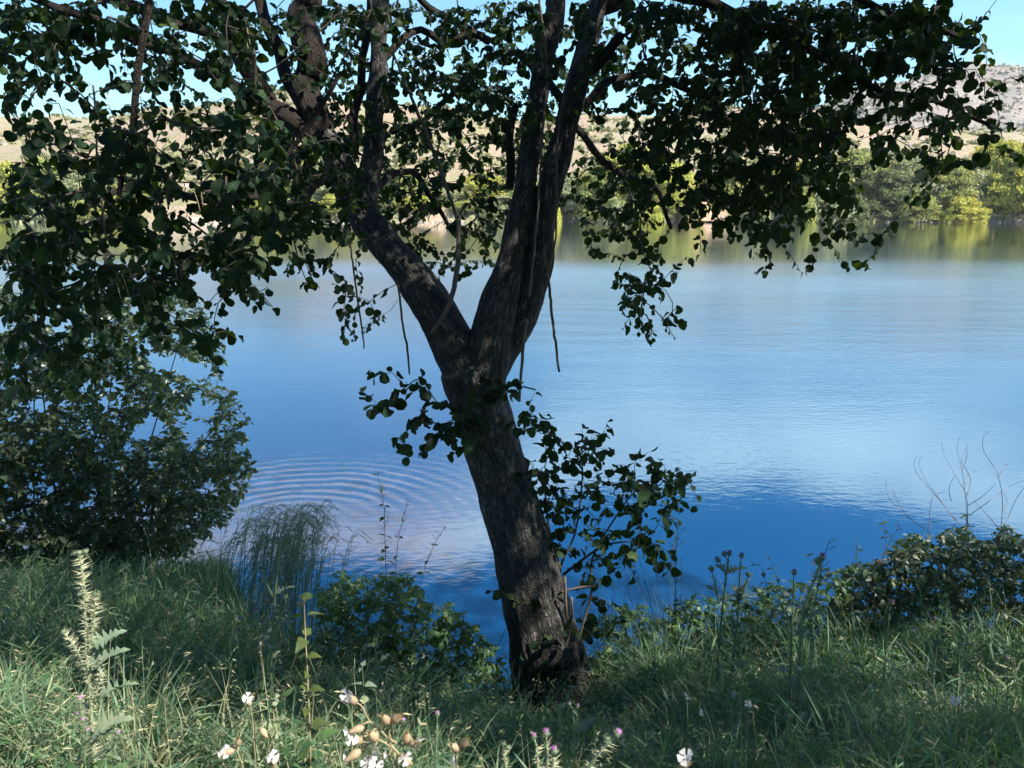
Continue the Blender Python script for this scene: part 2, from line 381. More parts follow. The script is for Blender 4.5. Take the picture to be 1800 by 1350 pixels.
out(N, N.n('ShaderNodeMixShader', {0: frb, 1: body.outputs[0], 2: gl.outputs[0]}).outputs[0]); M['water'] = m
a = Acc(); a.add(*grid_mesh(np.linspace(-420, 420, 22), np.linspace(3.2, 160, 20), lambda x, y: np.full_like(x, WATER_Z)))
tag(obj('water', a, M['water']), kind='structure')

SHORE = 112.0
near_px = [-1500, -200, 0, 200, 400, 500, 650, 800, 950, 1100, 1250, 1400, 1520, 1700, 1900, 3200]
near_py = [235, 225, 216, 212, 190, 181, 186, 204, 214, 214, 206, 208, 238, 246, 250, 262]
def hill_z(x, y):
    az = 900 + FPX*x/np.maximum(y*CP, 1)
    py = np.interp(az, near_px, near_py)
    crest = 1.6 + 200*(342-py)/FPX*1.02
    sh = SHORE + 2.5*np.sin(x*.05) + 1.5*np.sin(x*.17+1)
    t = np.clip((y-sh-1)/(200-SHORE), -1, 2)
    prof = np.where(t < 0, t*12, np.where(t < 1, .07*np.minimum(t*25, 1)+.93*t**1.12, 1-.35*(t-1)))
    z = -2.5 + (crest+2.5)*prof
    tt = np.clip(t, 0, 1)
    return z + tt*(6*(fbm2(x, y, 26, 5)-.5) + 2.2*(fbm2(x, y, 6, 3, 2)-.5))
def earth_mat(name, tan, red, green, sc, gl_):
    m, N = new_mat(name); pos = N.n('ShaderNodeNewGeometry').outputs['Position']
    n1 = N.noise(pos, .035*sc, 5, .6); n2 = N.noise(pos, .16*sc, 5, .65); n3 = N.noise(pos, .9*sc, 4, .7)
    c = N.mix(N.mapr(n1, .42, .62), tan, red)
    c = N.mix(N.math('MULTIPLY', N.mapr(n2, .48, .62), gl_), c, green)
    c = N.mix(N.mapr(n3, .5, .75, 0, .55), c, [v*.55 for v in tan])
    wv = N.n('ShaderNodeTexWave', {'Vector': N.mapping(pos, (.02, .02, .55)), 'Scale': 1.0, 'Distortion': 3.0, 'Detail': 3.0}, bands_direction='Z').outputs[1]
    c = N.mix(N.mapr(wv, .75, .95, 0, .35), c, [v*.6 for v in red])
    out(N, N.n('ShaderNodeBsdfPrincipled', {'Base Color': c, 'Roughness': .95, 'Specular IOR Level': .1,
        'Normal': N.n('ShaderNodeBump', {'Height': n3, 'Strength': .8, 'Distance': .8}).outputs[0]}).outputs[0]); return m
M['hill'] = earth_mat('dry_hillside', (.285, .245, .18), (.285, .205, .155), (.19, .20, .10), 1, .85)
M['farhill'] = earth_mat('rocky_hillside', (.235, .205, .185), (.255, .21, .19), (.17, .175, .15), .45, .8)
a = Acc(); a.add(*grid_mesh(np.linspace(-420, 420, 240), np.concatenate([np.linspace(98, 118, 30), np.linspace(119, 300, 110)]), hill_z))
tag(obj('hill', a, M['hill']), kind='structure')
far_px = [-1500, 600, 1100, 1300, 1400, 1500, 1580, 1660, 1760, 1900, 2100, 3000]
far_py = [300, 290, 262, 225, 200, 163, 143, 133, 131, 137, 140, 190]
def far_z(x, y):
    az = 900 + FPX*x/(y*CP); py = np.interp(az, far_px, far_py)
    crest = 1.6 + 540*(342-py)/FPX*1.02; t = np.clip((y-300)/240, 0, 1.6)
    z = np.where(t < 1, crest*t**.95, crest*(1-.3*(t-1)))
    tt = np.clip(t*1.5, 0, 1)
    rid = np.abs(fbm2(x+y*.35, y*.8, 60, 5, 3)-.5)*2
    return z + tt*(13*(rid-.5)*np.clip(crest/70, .2, 1) + 4*(fbm2(x, y, 16, 4, 5)-.5)) - 2
a = Acc(); a.add(*grid_mesh(np.linspace(-300, 900, 260), np.linspace(290, 700, 110), far_z))
tag(obj('rocky_hill', a, M['farhill']), kind='structure')

# ------------------------------------------------------------------ far shore: scrub, rocks, trees
def rand_dirs(n): return unit(rng.normal(size=(n, 3)))
def rand_basis(n, up=0.0):
    z = unit(rng.normal(size=(n, 3)) + np.array([0, 0, up])); y = unit(rng.normal(size=(n, 3))); return basis(y, z)
QUADV = np.array([[-.5, -.5, 0], [.5, -.4, .06], [.42, .5, 0], [-.45, .45, .08]])
CLUMP = (QUADV, np.array([[0, 1, 2, 3]]), E3)
FAR = {
 'yg': leaf_mat('willow_crown', [(0, (.24, .29, .06)), (.6, (.36, .40, .085)), (1, (.47, .45, .11))], (.40, .42, .06), .30, .7, .15),
 'gr': leaf_mat('grey_green_crown', [(0, (.18, .22, .12)), (.6, (.26, .30, .16)), (1, (.36, .38, .22))], (.28, .32, .12), .28, .7, .15),
 'ol': leaf_mat('olive_crown', [(0, (.17, .21, .07)), (.6, (.26, .30, .095)), (1, (.35, .37, .12))], (.28, .31, .07), .28, .7, .15),
 'sc': leaf_mat('slope_scrub', [(0, (.14, .16, .08)), (.6, (.24, .25, .12)), (1, (.36, .33, .18))], (.25, .27, .1), .25, .7, .15),
 'sc2': leaf_mat('far_scrub', [(0, (.12, .14, .11)), (.6, (.19, .20, .15)), (1, (.27, .26, .20))], (.18, .2, .13), .2, .7, .15),
 'dk': leaf_mat('dark_crown', [(0, (.08, .11, .05)), (.6, (.12, .155, .07)), (1, (.17, .19, .08))], (.18, .22, .06), .25, .7, .15)}
def crown_template(seed, n, leaf, shape):
    """a unit crown (height 1, width about 1): leaves on the shells of many uneven sub-clumps"""
    global rng
    keep = rng; rng = np.random.default_rng(seed); a = Acc()
    nb = 130
    for k in range(nb):
        h = rng.uniform(.03, .97); ww = np.interp(h, shape[0], shape[1]); ang = rng.uniform(0, 6.283); q = math.sqrt(rng.uniform(.05, 1))
        c = np.array([math.cos(ang)*ww*q*.5, math.sin(ang)*ww*q*.5, h]); rr = rng.uniform(.05, .14)*(.6+.4*ww)
        m = n//nb; d = rand_dirs(m); d[:, 2] = np.abs(d[:, 2])*.9 - .25*(rng.uniform(size=m) < .4)
        r = rr*rng.uniform(.25, 1.45, m)[:, None]*np.array([1.0, 1.0, 1.15])
        loc = c + d*r
        Mx = basis(unit(d*.4+rng.normal(size=(m, 3))*.6+np.array([0, 0, .8])), unit(d+np.array([math.cos(ang)*.5, math.sin(ang)*.5, .1])+rng.normal(size=(m, 3))*.40))*(leaf*rng.uniform(.6, 1.35, m))[:, None, None]
        scatter(a, CLUMP, Mx*np.array([.55, 1.25, 1]), loc, np.clip(rng.uniform(0, .6)+rng.uniform(0, .35, m), 0, .99))
    rng = keep
    return a
TREE_SH = ([0, .12, .4, .7, .9, 1], [.8, .95, 1, .8, .45, .12])
BUSH_SH = ([0, .2, .5, .8, 1], [1, 1, .92, .65, .2])
SLIM_SH = ([0, .2, .5, .8, 1], [.6, .85, .85, .55, .12])
crowns = {}
for nm_, sh_, nn in (('t', TREE_SH, 5200), ('b', BUSH_SH, 3600), ('s', SLIM_SH, 4600)):
    for v in range(2):
        ac = crown_template(40+v+ord(nm_), nn*3, .034, sh_); crowns[nm_+str(v)] = ac
crown_mesh = {}
def crown_me(key, mk):
    if (key, mk) not in crown_mesh:
        me = crowns[key].mesh('crown'); me.materials.append(FAR[mk]); crown_mesh[key, mk] = me
    return crown_mesh[key, mk]
tk = Acc(); tube(tk, [[0, 0, 0], [.05, .03, .25], [-.02, .02, .55], [.03, 0, .85]], [.035, .028, .018, .006], 6)
for b in range(7):
    an = b*2.2; z0 = .15+.08*b
    tube(tk, [[0, 0, z0], [.12*math.cos(an), .12*math.sin(an), z0+.12], [.3*math.cos(an), .3*math.sin(an), z0+.25]], [.014, .010, .004], 4)
trunk_me = tk.mesh('trunk'); trunk_me.materials.append(M['twig'])
# (centre px, top py, width px, kind, shape, extra metres back, label)
far_trees = [
 (1812, 246, 120, 'yg', 't0', 0, 'bright yellow-green willow on the far bank, at the right edge of the view'),
 (1742, 252, 92, 'yg', 't1', 2, 'tall yellow-green far-bank tree with a domed crown below the rocky hill'),
 (1693, 284, 66, 'gr', 's0', 1, 'slim silvery grey-green tree on the far bank left of the tallest willow'),
 (1688, 346, 66, 'yg', 'b0', -3, 'low golden bush at the water in front of the silvery tree'),
 (1645, 280, 88, 'ol', 't0', 1, 'olive green rounded tree on the far bank under the rocky hill'),
 (1592, 276, 96, 'gr', 't1', 3, 'broad grey-green tree on the far bank with dark shade beneath'),
 (1548, 300, 84, 'dk', 't0', 0, 'dark green tree overhanging the water on the far bank at right'),
 (1495, 268, 100, 'ol', 't1', 5, 'olive tree behind the drooping leaves at the right half of the far bank'),
 (1440, 296, 90, 'gr', 'b1', 0, 'wide grey-green bush tree on the far bank, behind the hanging foliage'),
 (1385, 284, 86, 'yg', 't0', 6, 'yellow-green tree set back among the far-bank trees'),
 (1322, 340, 66, 'gr', 'b0', -2, 'small dark grey bush beside the red earth bank'),
 (1286, 300, 74, 'ol', 's1', 7, 'narrow olive tree behind the red earth bank'),
 (1222, 352, 40, 'yg', 'b1', -2, 'little light green bush on the red earth bank'),
 (1168, 286, 90, 'yg', 't1', 1, 'sunlit yellow-green tree left of the red earth bank'),
 (1104, 258, 96, 'yg', 't0', 4, 'tall yellow-green tree on the far bank right of the forked trunk'),
 (1050, 300, 80, 'ol', 'b0', 0, 'olive bush tree close to the water right of the forked trunk'),
 (992, 306, 84, 'gr', 't1', 3, 'grey-green tree seen just behind the right limb'),
 (936, 322, 76, 'ol', 'b1', 0, 'olive bush on the far bank behind the double right limb'),
 (880, 346, 66, 'gr', 'b0', -1, 'low grey bush at the far waterline between the two limbs'),
 (826, 352, 66, 'ol', 'b1', 0, 'low olive bush at the far waterline between the two limbs'),
 (766, 322, 86, 'gr', 't0', 3, 'rounded grey-green tree between the two limbs of the alder'),
 (702, 300, 84, 'ol', 't1', 4, 'olive tree on the far bank right of the left limb'),
 (640, 318, 80, 'gr', 'b0', 1, 'grey-green bush tree hidden behind the left limb'),
 (566, 286, 84, 'gr', 't0', 2, 'pale grey-green tree just left of the left limb'),
 (508, 258, 88, 'yg', 's0', 6, 'tall light green slim tree seen left of the left limb'),
 (470, 340, 74, 'yg', 'b1', -2, 'bright yellow bush at the far waterline left of the left limb'),
 (418, 306, 78, 'ol', 't1', 4, 'olive tree right of the pale sandy landing'),
 (330, 338, 60, 'gr', 'b0', 8, 'grey bush behind the pale sandy landing'),
 (252, 318, 84, 'ol', 't0', 3, 'olive tree left of the pale sandy landing'),
 (176, 290, 96, 'gr', 't1', 2, 'grey-green tree behind the left mass of leaves'),
 (98, 282, 96, 'ol', 't0', 4, 'olive tree on the far bank behind the upper left foliage'),
 (18, 288, 100, 'yg', 'b1', 1, 'yellow-green bush tree at the left edge of the far bank'),
 (-70, 270, 110, 'gr', 't1', 3, 'grey-green far-bank tree beyond the left edge'),
 (1905, 262, 110, 'ol', 't0', 3, 'olive far-bank tree beyond the right edge'),
 (1990, 250, 120, 'gr', 't1', 5, 'grey-green far-bank tree well beyond the right edge'),
 (1612, 340, 60, 'ol', 'b0', -2, 'low olive bush overhanging the water left of the golden bush'), (1500, 346, 62, 'dk', 'b1', -2, 'low dark bush at the waterline left of the dark overhanging tree'),
 (1412, 342, 60, 'yg', 'b0', -2, 'low sunlit bush at the waterline in front of the grey-green bush tree'), (1135, 348, 60, 'yg', 'b0', -2, 'low sunlit bush at the waterline in front of the tallest centre tree'),
 (1075, 352, 54, 'gr', 'b1', -3, 'small grey bush at the waterline just right of the right limb'), (965, 350, 54, 'yg', 'b0', -3, 'small yellow-green bush at the waterline showing between the right limb stems'),
 (850, 306, 70, 'yg', 'b1', 6, 'yellow-green bush set back on the slope between the two limbs'), (910, 290, 64, 'gr', 's1', 8, 'slim grey tree set back behind the right limb'),
 (735, 345, 60, 'yg', 'b0', -2, 'low yellow-green bush at the waterline right of the left limb'), (672, 346, 58, 'ol', 'b1', -2, 'low olive bush at the waterline beside the left limb'),
 (598, 340, 62, 'yg', 'b0', -2, 'low bright bush at the waterline under the pale tree'), (532, 346, 56, 'ol', 'b1', -2, 'low olive bush between the bright yellow bush and the pale tree'),
 (215, 344, 66, 'yg', 'b0', -2, 'low yellow-green bush at the waterline left of the sandy landing'), (140, 346, 66, 'ol', 'b1', -2, 'low olive bush at the waterline deep behind the left foliage'), (60, 344, 66, 'gr', 'b0', -2, 'low grey bush at the waterline near the left edge'),
 (1240, 316, 60, 'yg', 't0', 10, 'yellow-green tree set back above the red earth bank'), (1350, 312, 70, 'ol', 'b1', 6, 'olive bush tree above the dark grey bush')]
for i, (cx, ty, wpx, mk, shp, back, lab) in enumerate(far_trees):
    Y = SHORE + 3.2 + back; x = P(cx, 388, Y)[0]; z = float(hill_z(np.array(x), np.array(Y))) - .25
    top = P(cx, ty, Y)[2]; H = top - z; Wd = wpx/FPX*Y*CP*1.3
    shp_bush = shp[0] == 'b'
    r_ = thing('far_bush' if shp_bush else 'far_tree', lab, 'bush' if shp_bush else 'tree', (x, Y, z), 'trees and bushes along the far bank')
    c_ = link(bpy.data.objects.new('crown', crown_me(shp, mk))); c_.parent = r_; c_.scale = (Wd, Wd, H*(1 if shp_bush else .97)); c_.location = (0, 0, 0 if shp_bush else H*.03)
    c_.rotation_euler = (0, 0, rng.uniform(0, 6.28))
    t_ = link(bpy.data.objects.new('trunk', trunk_me)); t_.parent = r_; t_.scale = (Wd*.6, Wd*.6, H*.95); t_.rotation_euler = (0, 0, rng.uniform(0, 6.28))
# scrub and rocks on both hills: nobody could count them
def scrub(name, zf, pts, smin, smax, mat, per=26):
    a = Acc()
    for x, y in pts:
        s = rng.uniform(smin, smax); z = float(zf(np.array(x), np.array(y))); d = rand_dirs(per); d[:, 2] = np.abs(d[:, 2])
        loc = np.array([x, y, z-.15*s]) + d*s*rng.uniform(.5, 1, per)[:, None]*np.array([.75, .75, .62])*rng.uniform(.8, 1.2, 3)
        Mx = basis(rng.normal(size=(per, 3)), d+rng.normal(size=(per, 3))*.5)*(s*.55*rng.uniform(.6, 1.3, per))[:, None, None]
        scatter(a, CLUMP, Mx, loc, np.clip(rng.uniform(0, .6)+rng.uniform(0, .3, per), 0, .99))
    tag(obj(name, a, mat), kind='stuff', label='low scrub scattered over the dry slope')
def hill_pts(n, y0, y1, seed, sc, thr):
    o = []
    while len(o) < n:
        y = rng.uniform(y0, y1); x = rng.uniform(-.85, .85)*y
        if fbm2(x, y, sc, 3, seed) > thr*rng.uniform(.75, 1.1): o.append((x, y))
    return o
scrub('hill_scrub', hill_z, hill_pts(3200, 112, 215, 4, 14, .47), .35, 1.7, FAR['sc'], 20)
pts = []
while len(pts) < 6500:
    y = rng.uniform(310, 545); x = rng.uniform(.1, .95)*y
    if fbm2(x, y, 30, 3, 8) > .48*rng.uniform(.7, 1.1): pts.append((x, y))
scrub('rocky_scrub', far_z, pts, .6, 2.4, FAR['sc2'], 9)
def rocks(name, zf, pts, smin, smax, mat):
    a = Acc()
    base = np.array([[x, y, z] for x in (-1, 0, 1) for y in (-1, 0, 1) for z in (0, 1)], float)
    box = np.array([[-1, -1, 0], [1, -1, 0], [1.1, 1, 0], [-1, 1, 0], [-.7, -.6, .8], [.6, -.7, 1], [.75, .6, .7], [-.5, .7, .9]])
    fq = np.array([[0, 1, 5, 4], [1, 2, 6, 5], [2, 3, 7, 6], [3, 0, 4, 7], [4, 5, 6, 7]])
    for x, y in pts:
        s = rng.uniform(smin, smax); z = float(zf(np.array(x), np.array(y)))
        an = rng.uniform(0, 6.28); c_, s_ = math.cos(an), math.sin(an)
        V = (box*(1+.25*rng.normal(size=box.shape)))*s*np.array([1, .8, .75])
        V = V @ np.array([[c_, s_, 0], [-s_, c_, 0], [0, 0, 1]]) + [x, y, z-.2*s]
        a.add(V, fq)
    o = obj(name, a, mat, smooth=False); tag(o, kind='stuff', label='pale rocks strewn over the slope')
M['rock'] = plain('hill_rock', (.25, .215, .195), .9, .3, .7, .4)
M['earth'] = plain('red_earth', (.34, .22, .16), .95, .3, .6, .5)
M['sand'] = plain('pale_sand', (.27, .24, .20), .95, .15, .5, .3)
rocks('hill_rocks', hill_z, hill_pts(420, 115, 212, 9, 20, .5), .25, .9, M['rock'])
pts = [(rng.uniform(.15, .95)*y, y) for y in rng.uniform(320, 545, 2600)]
rocks('rocky_hill_boulders', far_z, pts, .5, 1.5, M['rock'])
# shore stones and pale dead wood right at the far waterline
a = Acc(); box = np.array([[-1, -1, 0], [1, -1, 0], [1.1, 1, 0], [-1, 1, 0], [-.7, -.6, .8], [.6, -.7, 1], [.75, .6, .7], [-.5, .7, .9]]); fq = np.array([[0, 1, 5, 4], [1, 2, 6, 5], [2, 3, 7, 6], [3, 0, 4, 7], [4, 5, 6, 7]])
for k in range(500):
    x = rng.uniform(-85, 85); y = SHORE + 2.5*math.sin(x*.05)+1.5*math.sin(x*.17+1) + rng.uniform(.4, 2.0); s = rng.uniform(.08, .35)
    a.add(box*(1+.2*rng.normal(size=box.shape))*s + [x, y, WATER_Z-.05+max(0, y-SHORE-1.4)*.2], fq)
tag(obj('shore_stones', a, M['rock'], smooth=False), kind='stuff', label='pale stones along the far waterline')
def bank_slab(name, pxa, pxb, Y0, Y1, z0, z1, mat, label):
    """a sloping, uneven bank of bare soil with real thickness"""
    xa, xb = P(pxa, 380, Y0)[0], P(pxb, 380, Y0)[0]; a = Acc()
    def zf(x, y):
        t = (y-Y0)/(Y1-Y0); e = np.minimum(sstep(xa, xa+2, x), 1-sstep(xb-2, xb, x))
        return -3.0 + (z0 + 3.0 + (z1-z0)*t**.7)*e + .35*(fbm2(x, y, 1.6, 3, 5)-.5)*e
    a.add(*grid_mesh(np.linspace(xa, xb, 60), np.linspace(Y0, Y1, 24), zf)); o = obj(name, a, mat); tag(o, kind='structure')
bank_slab('earth_bank', 1190, 1275, SHORE-.5, SHORE+7, -1.9, 1.9, M['earth'], '')
bank_slab('sandy_landing', 262, 398, SHORE-1.5, SHORE+8, -2.12, .5, M['sand'], '')

# ------------------------------------------------------------------ growing twigs and leaves
def grow(skel, targets, step=.10, arch=.10, wander=.10, up_pen=0.0):
    """skel: list of (N,3) paths. Each target is joined to the nearest wood by a curved shoot; returns shoots with their load"""
    S = np.vstack(skel); cap = len(S) + len(targets)*24
    Nn = np.zeros((cap, 3)); own = np.full(cap, -1); pos = np.zeros(cap, int); n = len(S); Nn[:n] = S
    targets = np.asarray(targets)
    d0 = np.array([((S-t)**2).sum(1).min() for t in targets]); order = np.argsort(d0)
    paths = []; par = []; parpos = []
    for ti in order:
        t = targets[ti]; d = np.sqrt(((Nn[:n]-t)**2).sum(1))
        k = int(np.argmin(d)); p = Nn[k]; L = d[k]
        q = (p+t)/2 + rng.normal(size=3)*wander*L + np.array([0, 0, arch*L])
        ns = max(3, min(20, int(L/step)+2)); s = np.linspace(0, 1, ns)[:, None]
        pth = (1-s)**2*p + 2*s*(1-s)*q + s*s*t
        pth[1:-1] += rng.normal(size=(ns-2, 3))*.006
        i = len(paths); paths.append(pth); par.append(own[k]); parpos.append(pos[k])
        m = ns-1
        if n+m < cap:
            Nn[n:n+m] = pth[1:]; own[n:n+m] = i; pos[n:n+m] = np.arange(1, ns); n += m
    load = [np.ones(len(p)) for p in paths]
    for i in range(len(paths)-1, -1, -1):
        if par[i] >= 0: load[par[i]][:parpos[i]+1] += load[i][0]
    return paths, load

def twig_mesh(acc, paths, load, r0=.0013, p=.5, rmax=.02):
    for pth, ld in zip(paths, load): tube(acc, pth, np.minimum(r0*ld**p, rmax), 5 if ld[0] > 4 else 4, rng.uniform(), cap=False)

def leaves_on(paths, n, span, size, droop=.5, spread=.8, normal=.8, tanw=.45, up=1.0, bare=.0):
    Ms, Ls = [], []
    for pth in paths:
        seg = np.linalg.norm(np.diff(pth, axis=0), axis=1); s = np.concatenate([[0], np.cumsum(seg)]); T_ = s[-1]
        sp = min(span*rng.uniform(.7, 1.3), T_); k = max(2, int(round(n*rng.uniform(.7, 1.3)*(.35+.65*sp/span))))
        if bare and rng.uniform() < bare: continue
        u = T_ - sp*(np.arange(k)/k)*rng.uniform(.9, 1.05, k); u = np.clip(u, 0, T_)
        loc = np.stack([np.interp(u, s, pth[:, c]) for c in range(3)], -1)
        tan = unit(np.stack([np.interp(np.clip(u+.01, 0, T_), s, pth[:, c])-np.interp(np.clip(u-.03, 0, T_), s, pth[:, c]) for c in range(3)], -1))
        side = unit(np.cross(tan, [0, 0, 1.])+1e-4)*np.where(np.arange(k) % 2 == 0, 1, -1)[:, None]
        y = unit(tan*tanw + side*spread*rng.uniform(.5, 1.2, k)[:, None] + np.array([0, 0, -droop]) + rng.normal(size=(k, 3))*.32)
        z = unit(np.array([0, 0, up]) + rng.normal(size=(k, 3))*normal)
        sz = size*rng.uniform(.5, 1.2, k); sz[0] *= .7
        Ms.append(basis(y, z)*sz[:, None, None]); Ls.append(loc)
    return np.concatenate(Ms), np.concatenate(Ls)

GAPS = [P(650, 1290, 1.15), P(620, 1240, 1.15), P(690, 1320, 1.15), P(800, 1330, 1.2), P(1206, 1331, 1.2), P(950, 1310, 1.25), P(1075, 1300, 1.3), P(150, 1010, 1.95), P(160, 1120, 1.95), P(160, 1240, 1.9), P(30, 1300, 1.75), P(-10, 1240, 1.8), P(80, 1330, 1.7), P(120, 1290, 1.8)]
def in_gap(p, rad=.42):
    """openings cut in the canopy so the sun lights the left corner and bottom flowers"""
    d = np.array(sdir)
    for g in GAPS:
        v = np.asarray(p)-g; t = v.dot(d)
        if t > 0 and np.linalg.norm(v-d*t) < rad: return True
    return False
def split_leaves(root, Mx, loc, tmpls, stuff_tmpl, mat, nobj=300, name='leaf', stuff_name='foliage', inside=True):
    """the leaves that show largest become parts of their own, the rest one part"""
    px, py, f = proj(loc); sz = np.linalg.norm(Mx[:, :, 1], axis=1)/f
    seen = (px > -10) & (px < 1810) & (py > -10) & (py < 1360)
    facing = np.abs((Mx[:, :, 2]/np.linalg.norm(Mx[:, :, 2], axis=1, keepdims=True)*unit(loc-np.array([0, 0, CAM_Z]))).sum(1))
    score = np.where(seen, sz*(.3+facing), 0)
    order = np.argsort(-score); big = order[:nobj]; big = big[score[big] > 0]
    rest = np.setdiff1d(np.arange(len(loc)), big)
    mes = [tmesh(name, t, mat) for t in tmpls]
    for k, i in enumerate(big): place(mes[k % len(mes)], name, Mx[i], loc[i], root)
    if len(rest):
        a = Acc(); h = len(tmpls)
        pick = rng.integers(0, h+1, len(rest)); inf = (px > -60) & (px < 1860) & (py > -60) & (py < 1410)
        for q in range(h+1):
            s = rest[(pick == q) & inf[rest]] if q < h else rest[(pick == q) | ~inf[rest]]
            if len(s): scatter(a, tmpls[q] if q < h else stuff_tmpl, Mx[s], loc[s], rng.uniform(0, 1, len(s)))
        tag(obj(stuff_name, a, mat, root), kind='stuff')

# ------------------------------------------------------------------ the forked alder
def px_path(pts, step=.05):
    """pts: (px, py, width px, Y) -> smooth 3-D path and radii"""
    p3 = np.array([P(a, b, d) for a, b, w, d in pts]); rr = [w/2/FPX*(d*CP+(CAM_Z-q[2])*SP) for (a, b, w, d), q in zip(pts, p3)]
    path = smooth_path(p3, step); return path, resample_r(p3, rr, path)
TR = [(985, 1290, 185, 3.93), (972, 1215, 150, 4.0), (958, 1130, 126, 4.03), (938, 1040, 116, 4.05), (914, 950, 106, 4.08), (888, 860, 100, 4.1), (862, 770, 98, 4.12), (842, 705, 104, 4.14), (826, 650, 108, 4.15)]
LL = [(838, 690, 88, 4.15), (808, 628, 80, 4.16), (782, 575, 76, 4.2), (752, 525, 72, 4.26), (715, 475, 68, 4.34), (672, 425, 66, 4.42), (634, 375, 62, 4.5), (608, 320, 66, 4.56), (588, 270, 58, 4.6), (560, 232, 56, 4.65)]
LV = [(636, 390, 56, 4.48), (646, 330, 50, 4.55), (656, 250, 44, 4.6), (662, 150, 38, 4.66), (667, 50, 36, 4.7), (672, -120, 32, 4.8), (690, -420, 24, 4.9)]
RL = [(838, 700, 80, 4.14), (858, 640, 78, 4.12), (864, 585, 74, 4.12), (880, 525, 68, 4.14), (898, 460, 58, 4.18), (912, 390, 52, 4.22), (924, 310, 48, 4.27), (938, 220, 44, 4.33), (958, 100, 42, 4.4), (978, 0, 40, 4.46), (1000, -180, 34, 4.55), (1030, -480, 24, 4.7)]
RR_ = [(850, 660, 66, 4.18), (896, 600, 56, 4.20), (928, 535, 50, 4.20), (946, 470, 50, 4.22), (956, 400, 52, 4.23), (968, 330, 52, 4.25), (988, 250, 50, 4.27), (1010, 170, 48, 4.3), (1034, 80, 46, 4.34), (1054, 0, 42, 4.38), (1085, -180, 34, 4.5), (1130, -480, 24, 4.6)]
tp, trd = px_path(TR, .03)
LIMB = [tp]; parts3 = []
wood = Acc()
tube(wood, tp, trd, 20, bark=True)
for q in (LL, LV, RL, RR_):
    q = [(c_[0], c_[1], c_[2]*float(np.interp(c_[1], [0, 380, 560], [.80, .84, 1])), c_[3]) for c_ in q]
    p_, r_ = px_path(q, .03); LIMB.append(p_); parts3.append((p_, r_)); tube(wood, p_, r_, 18, bark=True)
# extra ridge of healed bark beside the crease of the left limb
cr, crr = px_path([(812, 680, 30, 4.09), (806, 630, 34, 4.08), (800, 590, 30, 4.12), (786, 545, 22, 4.17)], .03); tube(wood, cr, crr, 12, bark=True)
for kx, ky, kw in ((868, 800, 30), (905, 905, 34), (930, 1010, 30), (852, 690, 36), (880, 940, 26)):      # knots and healed scars
    q, w_ = px_path([(kx, ky, kw, 4.02), (kx+3, ky-6, kw*.8, 3.955), (kx+4, ky-9, kw*.5, 3.93)], .02); tube(wood, q, w_, 10, bark=True)
# roots flare
for ang_px in (-70, 60, 10):
    q, w_ = px_path([(965+ang_px*.4, 1190, 46, 3.98), (975+ang_px, 1245, 50, 3.95), (980+ang_px*1.7, 1300, 44, 3.9)], .03); tube(wood, q, w_, 12, bark=True)
base = P(972, 1215, 4.0); base[2] = float(ground_z(base[0], base[1]))
alder = thing('alder_tree', 'big leaning alder with a forked trunk at the water edge, leaves filling the upper view', 'tree', base)
me = wood.mesh('w'); me.attributes.remove(me.attributes['bark']); tmp = link(bpy.data.objects.new('w', me))
rm = tmp.modifiers.new('r', 'REMESH'); rm.mode = 'VOXEL'; rm.voxel_size = .0085; rm.use_smooth_shade = True
sm = tmp.modifiers.new('s', 'SMOOTH'); sm.factor = .5; sm.iterations = 5
dg = bpy.context.evaluated_depsgraph_get(); em = bpy.data.meshes.new_from_object(tmp.evaluated_get(dg))
bpy.data.objects.remove(tmp)
nv = len(em.vertices); V = np.zeros(nv*3, np.float32); em.vertices.foreach_get('co', V); V = V.reshape(-1, 3).astype(float)
nr = np.zeros(nv*3, np.float32); em.vertices.foreach_get('normal', nr); nr = nr.reshape(-1, 3)
# bark coordinates: around and along the nearest limb axis
SK = []; SS = []; ST = []; SR = []; off = 0.
for p_, r_ in [(tp, trd)] + parts3:
    s = np.concatenate([[0], np.cumsum(np.linalg.norm(np.diff(p_, axis=0), axis=1))]); SK.append(p_); SS.append(s+off); ST.append(unit(np.gradient(p_, axis=0))); SR.append(r_); off += 1.37
SK = np.vstack(SK); SS = np.concatenate(SS); ST = np.vstack(ST); SR = np.concatenate(SR)
bark = np.zeros((nv, 3))
for c0 in range(0, nv, 20000):
    v = V[c0:c0+20000]; d = np.sqrt(((v[:, None]-SK[None])**2).sum(-1)) - SR[None]; k = d.argmin(1)
    rel = v-SK[k]; al = (rel*ST[k]).sum(1); pr = rel-ST[k]*al[:, None]
    ux = unit(np.cross(ST[k], [0, 1., 0])); uy = np.cross(ux, ST[k])
    bark[c0:c0+20000] = np.stack([(pr*ux).sum(1), (pr*uy).sum(1), SS[k]+al], -1)
nz = np.array([mnoise.noise((b[0]*38, b[1]*38, b[2]*12)) for b in bark]); nz2 = np.array([mnoise.noise((b[0]*9, b[1]*9, b[2]*5)) for b in bark])
V2 = V + nr*(nz*.0055 + nz2*.015)[:, None]
em.vertices.foreach_set('co', (V2-np.array(alder.location)).astype(np.float32).ravel())
ba = em.attributes.new('bark', 'FLOAT_VECTOR', 'POINT'); ba.data.foreach_set('vector', bark.astype(np.float32).ravel())
em.materials.clear(); em.materials.append(M['bark']); em.polygons.foreach_set('use_smooth', np.ones(len(em.polygons), bool)); em.update(); em.name = 'trunk'
to = link(bpy.data.objects.new('trunk', em)); to.parent = alder

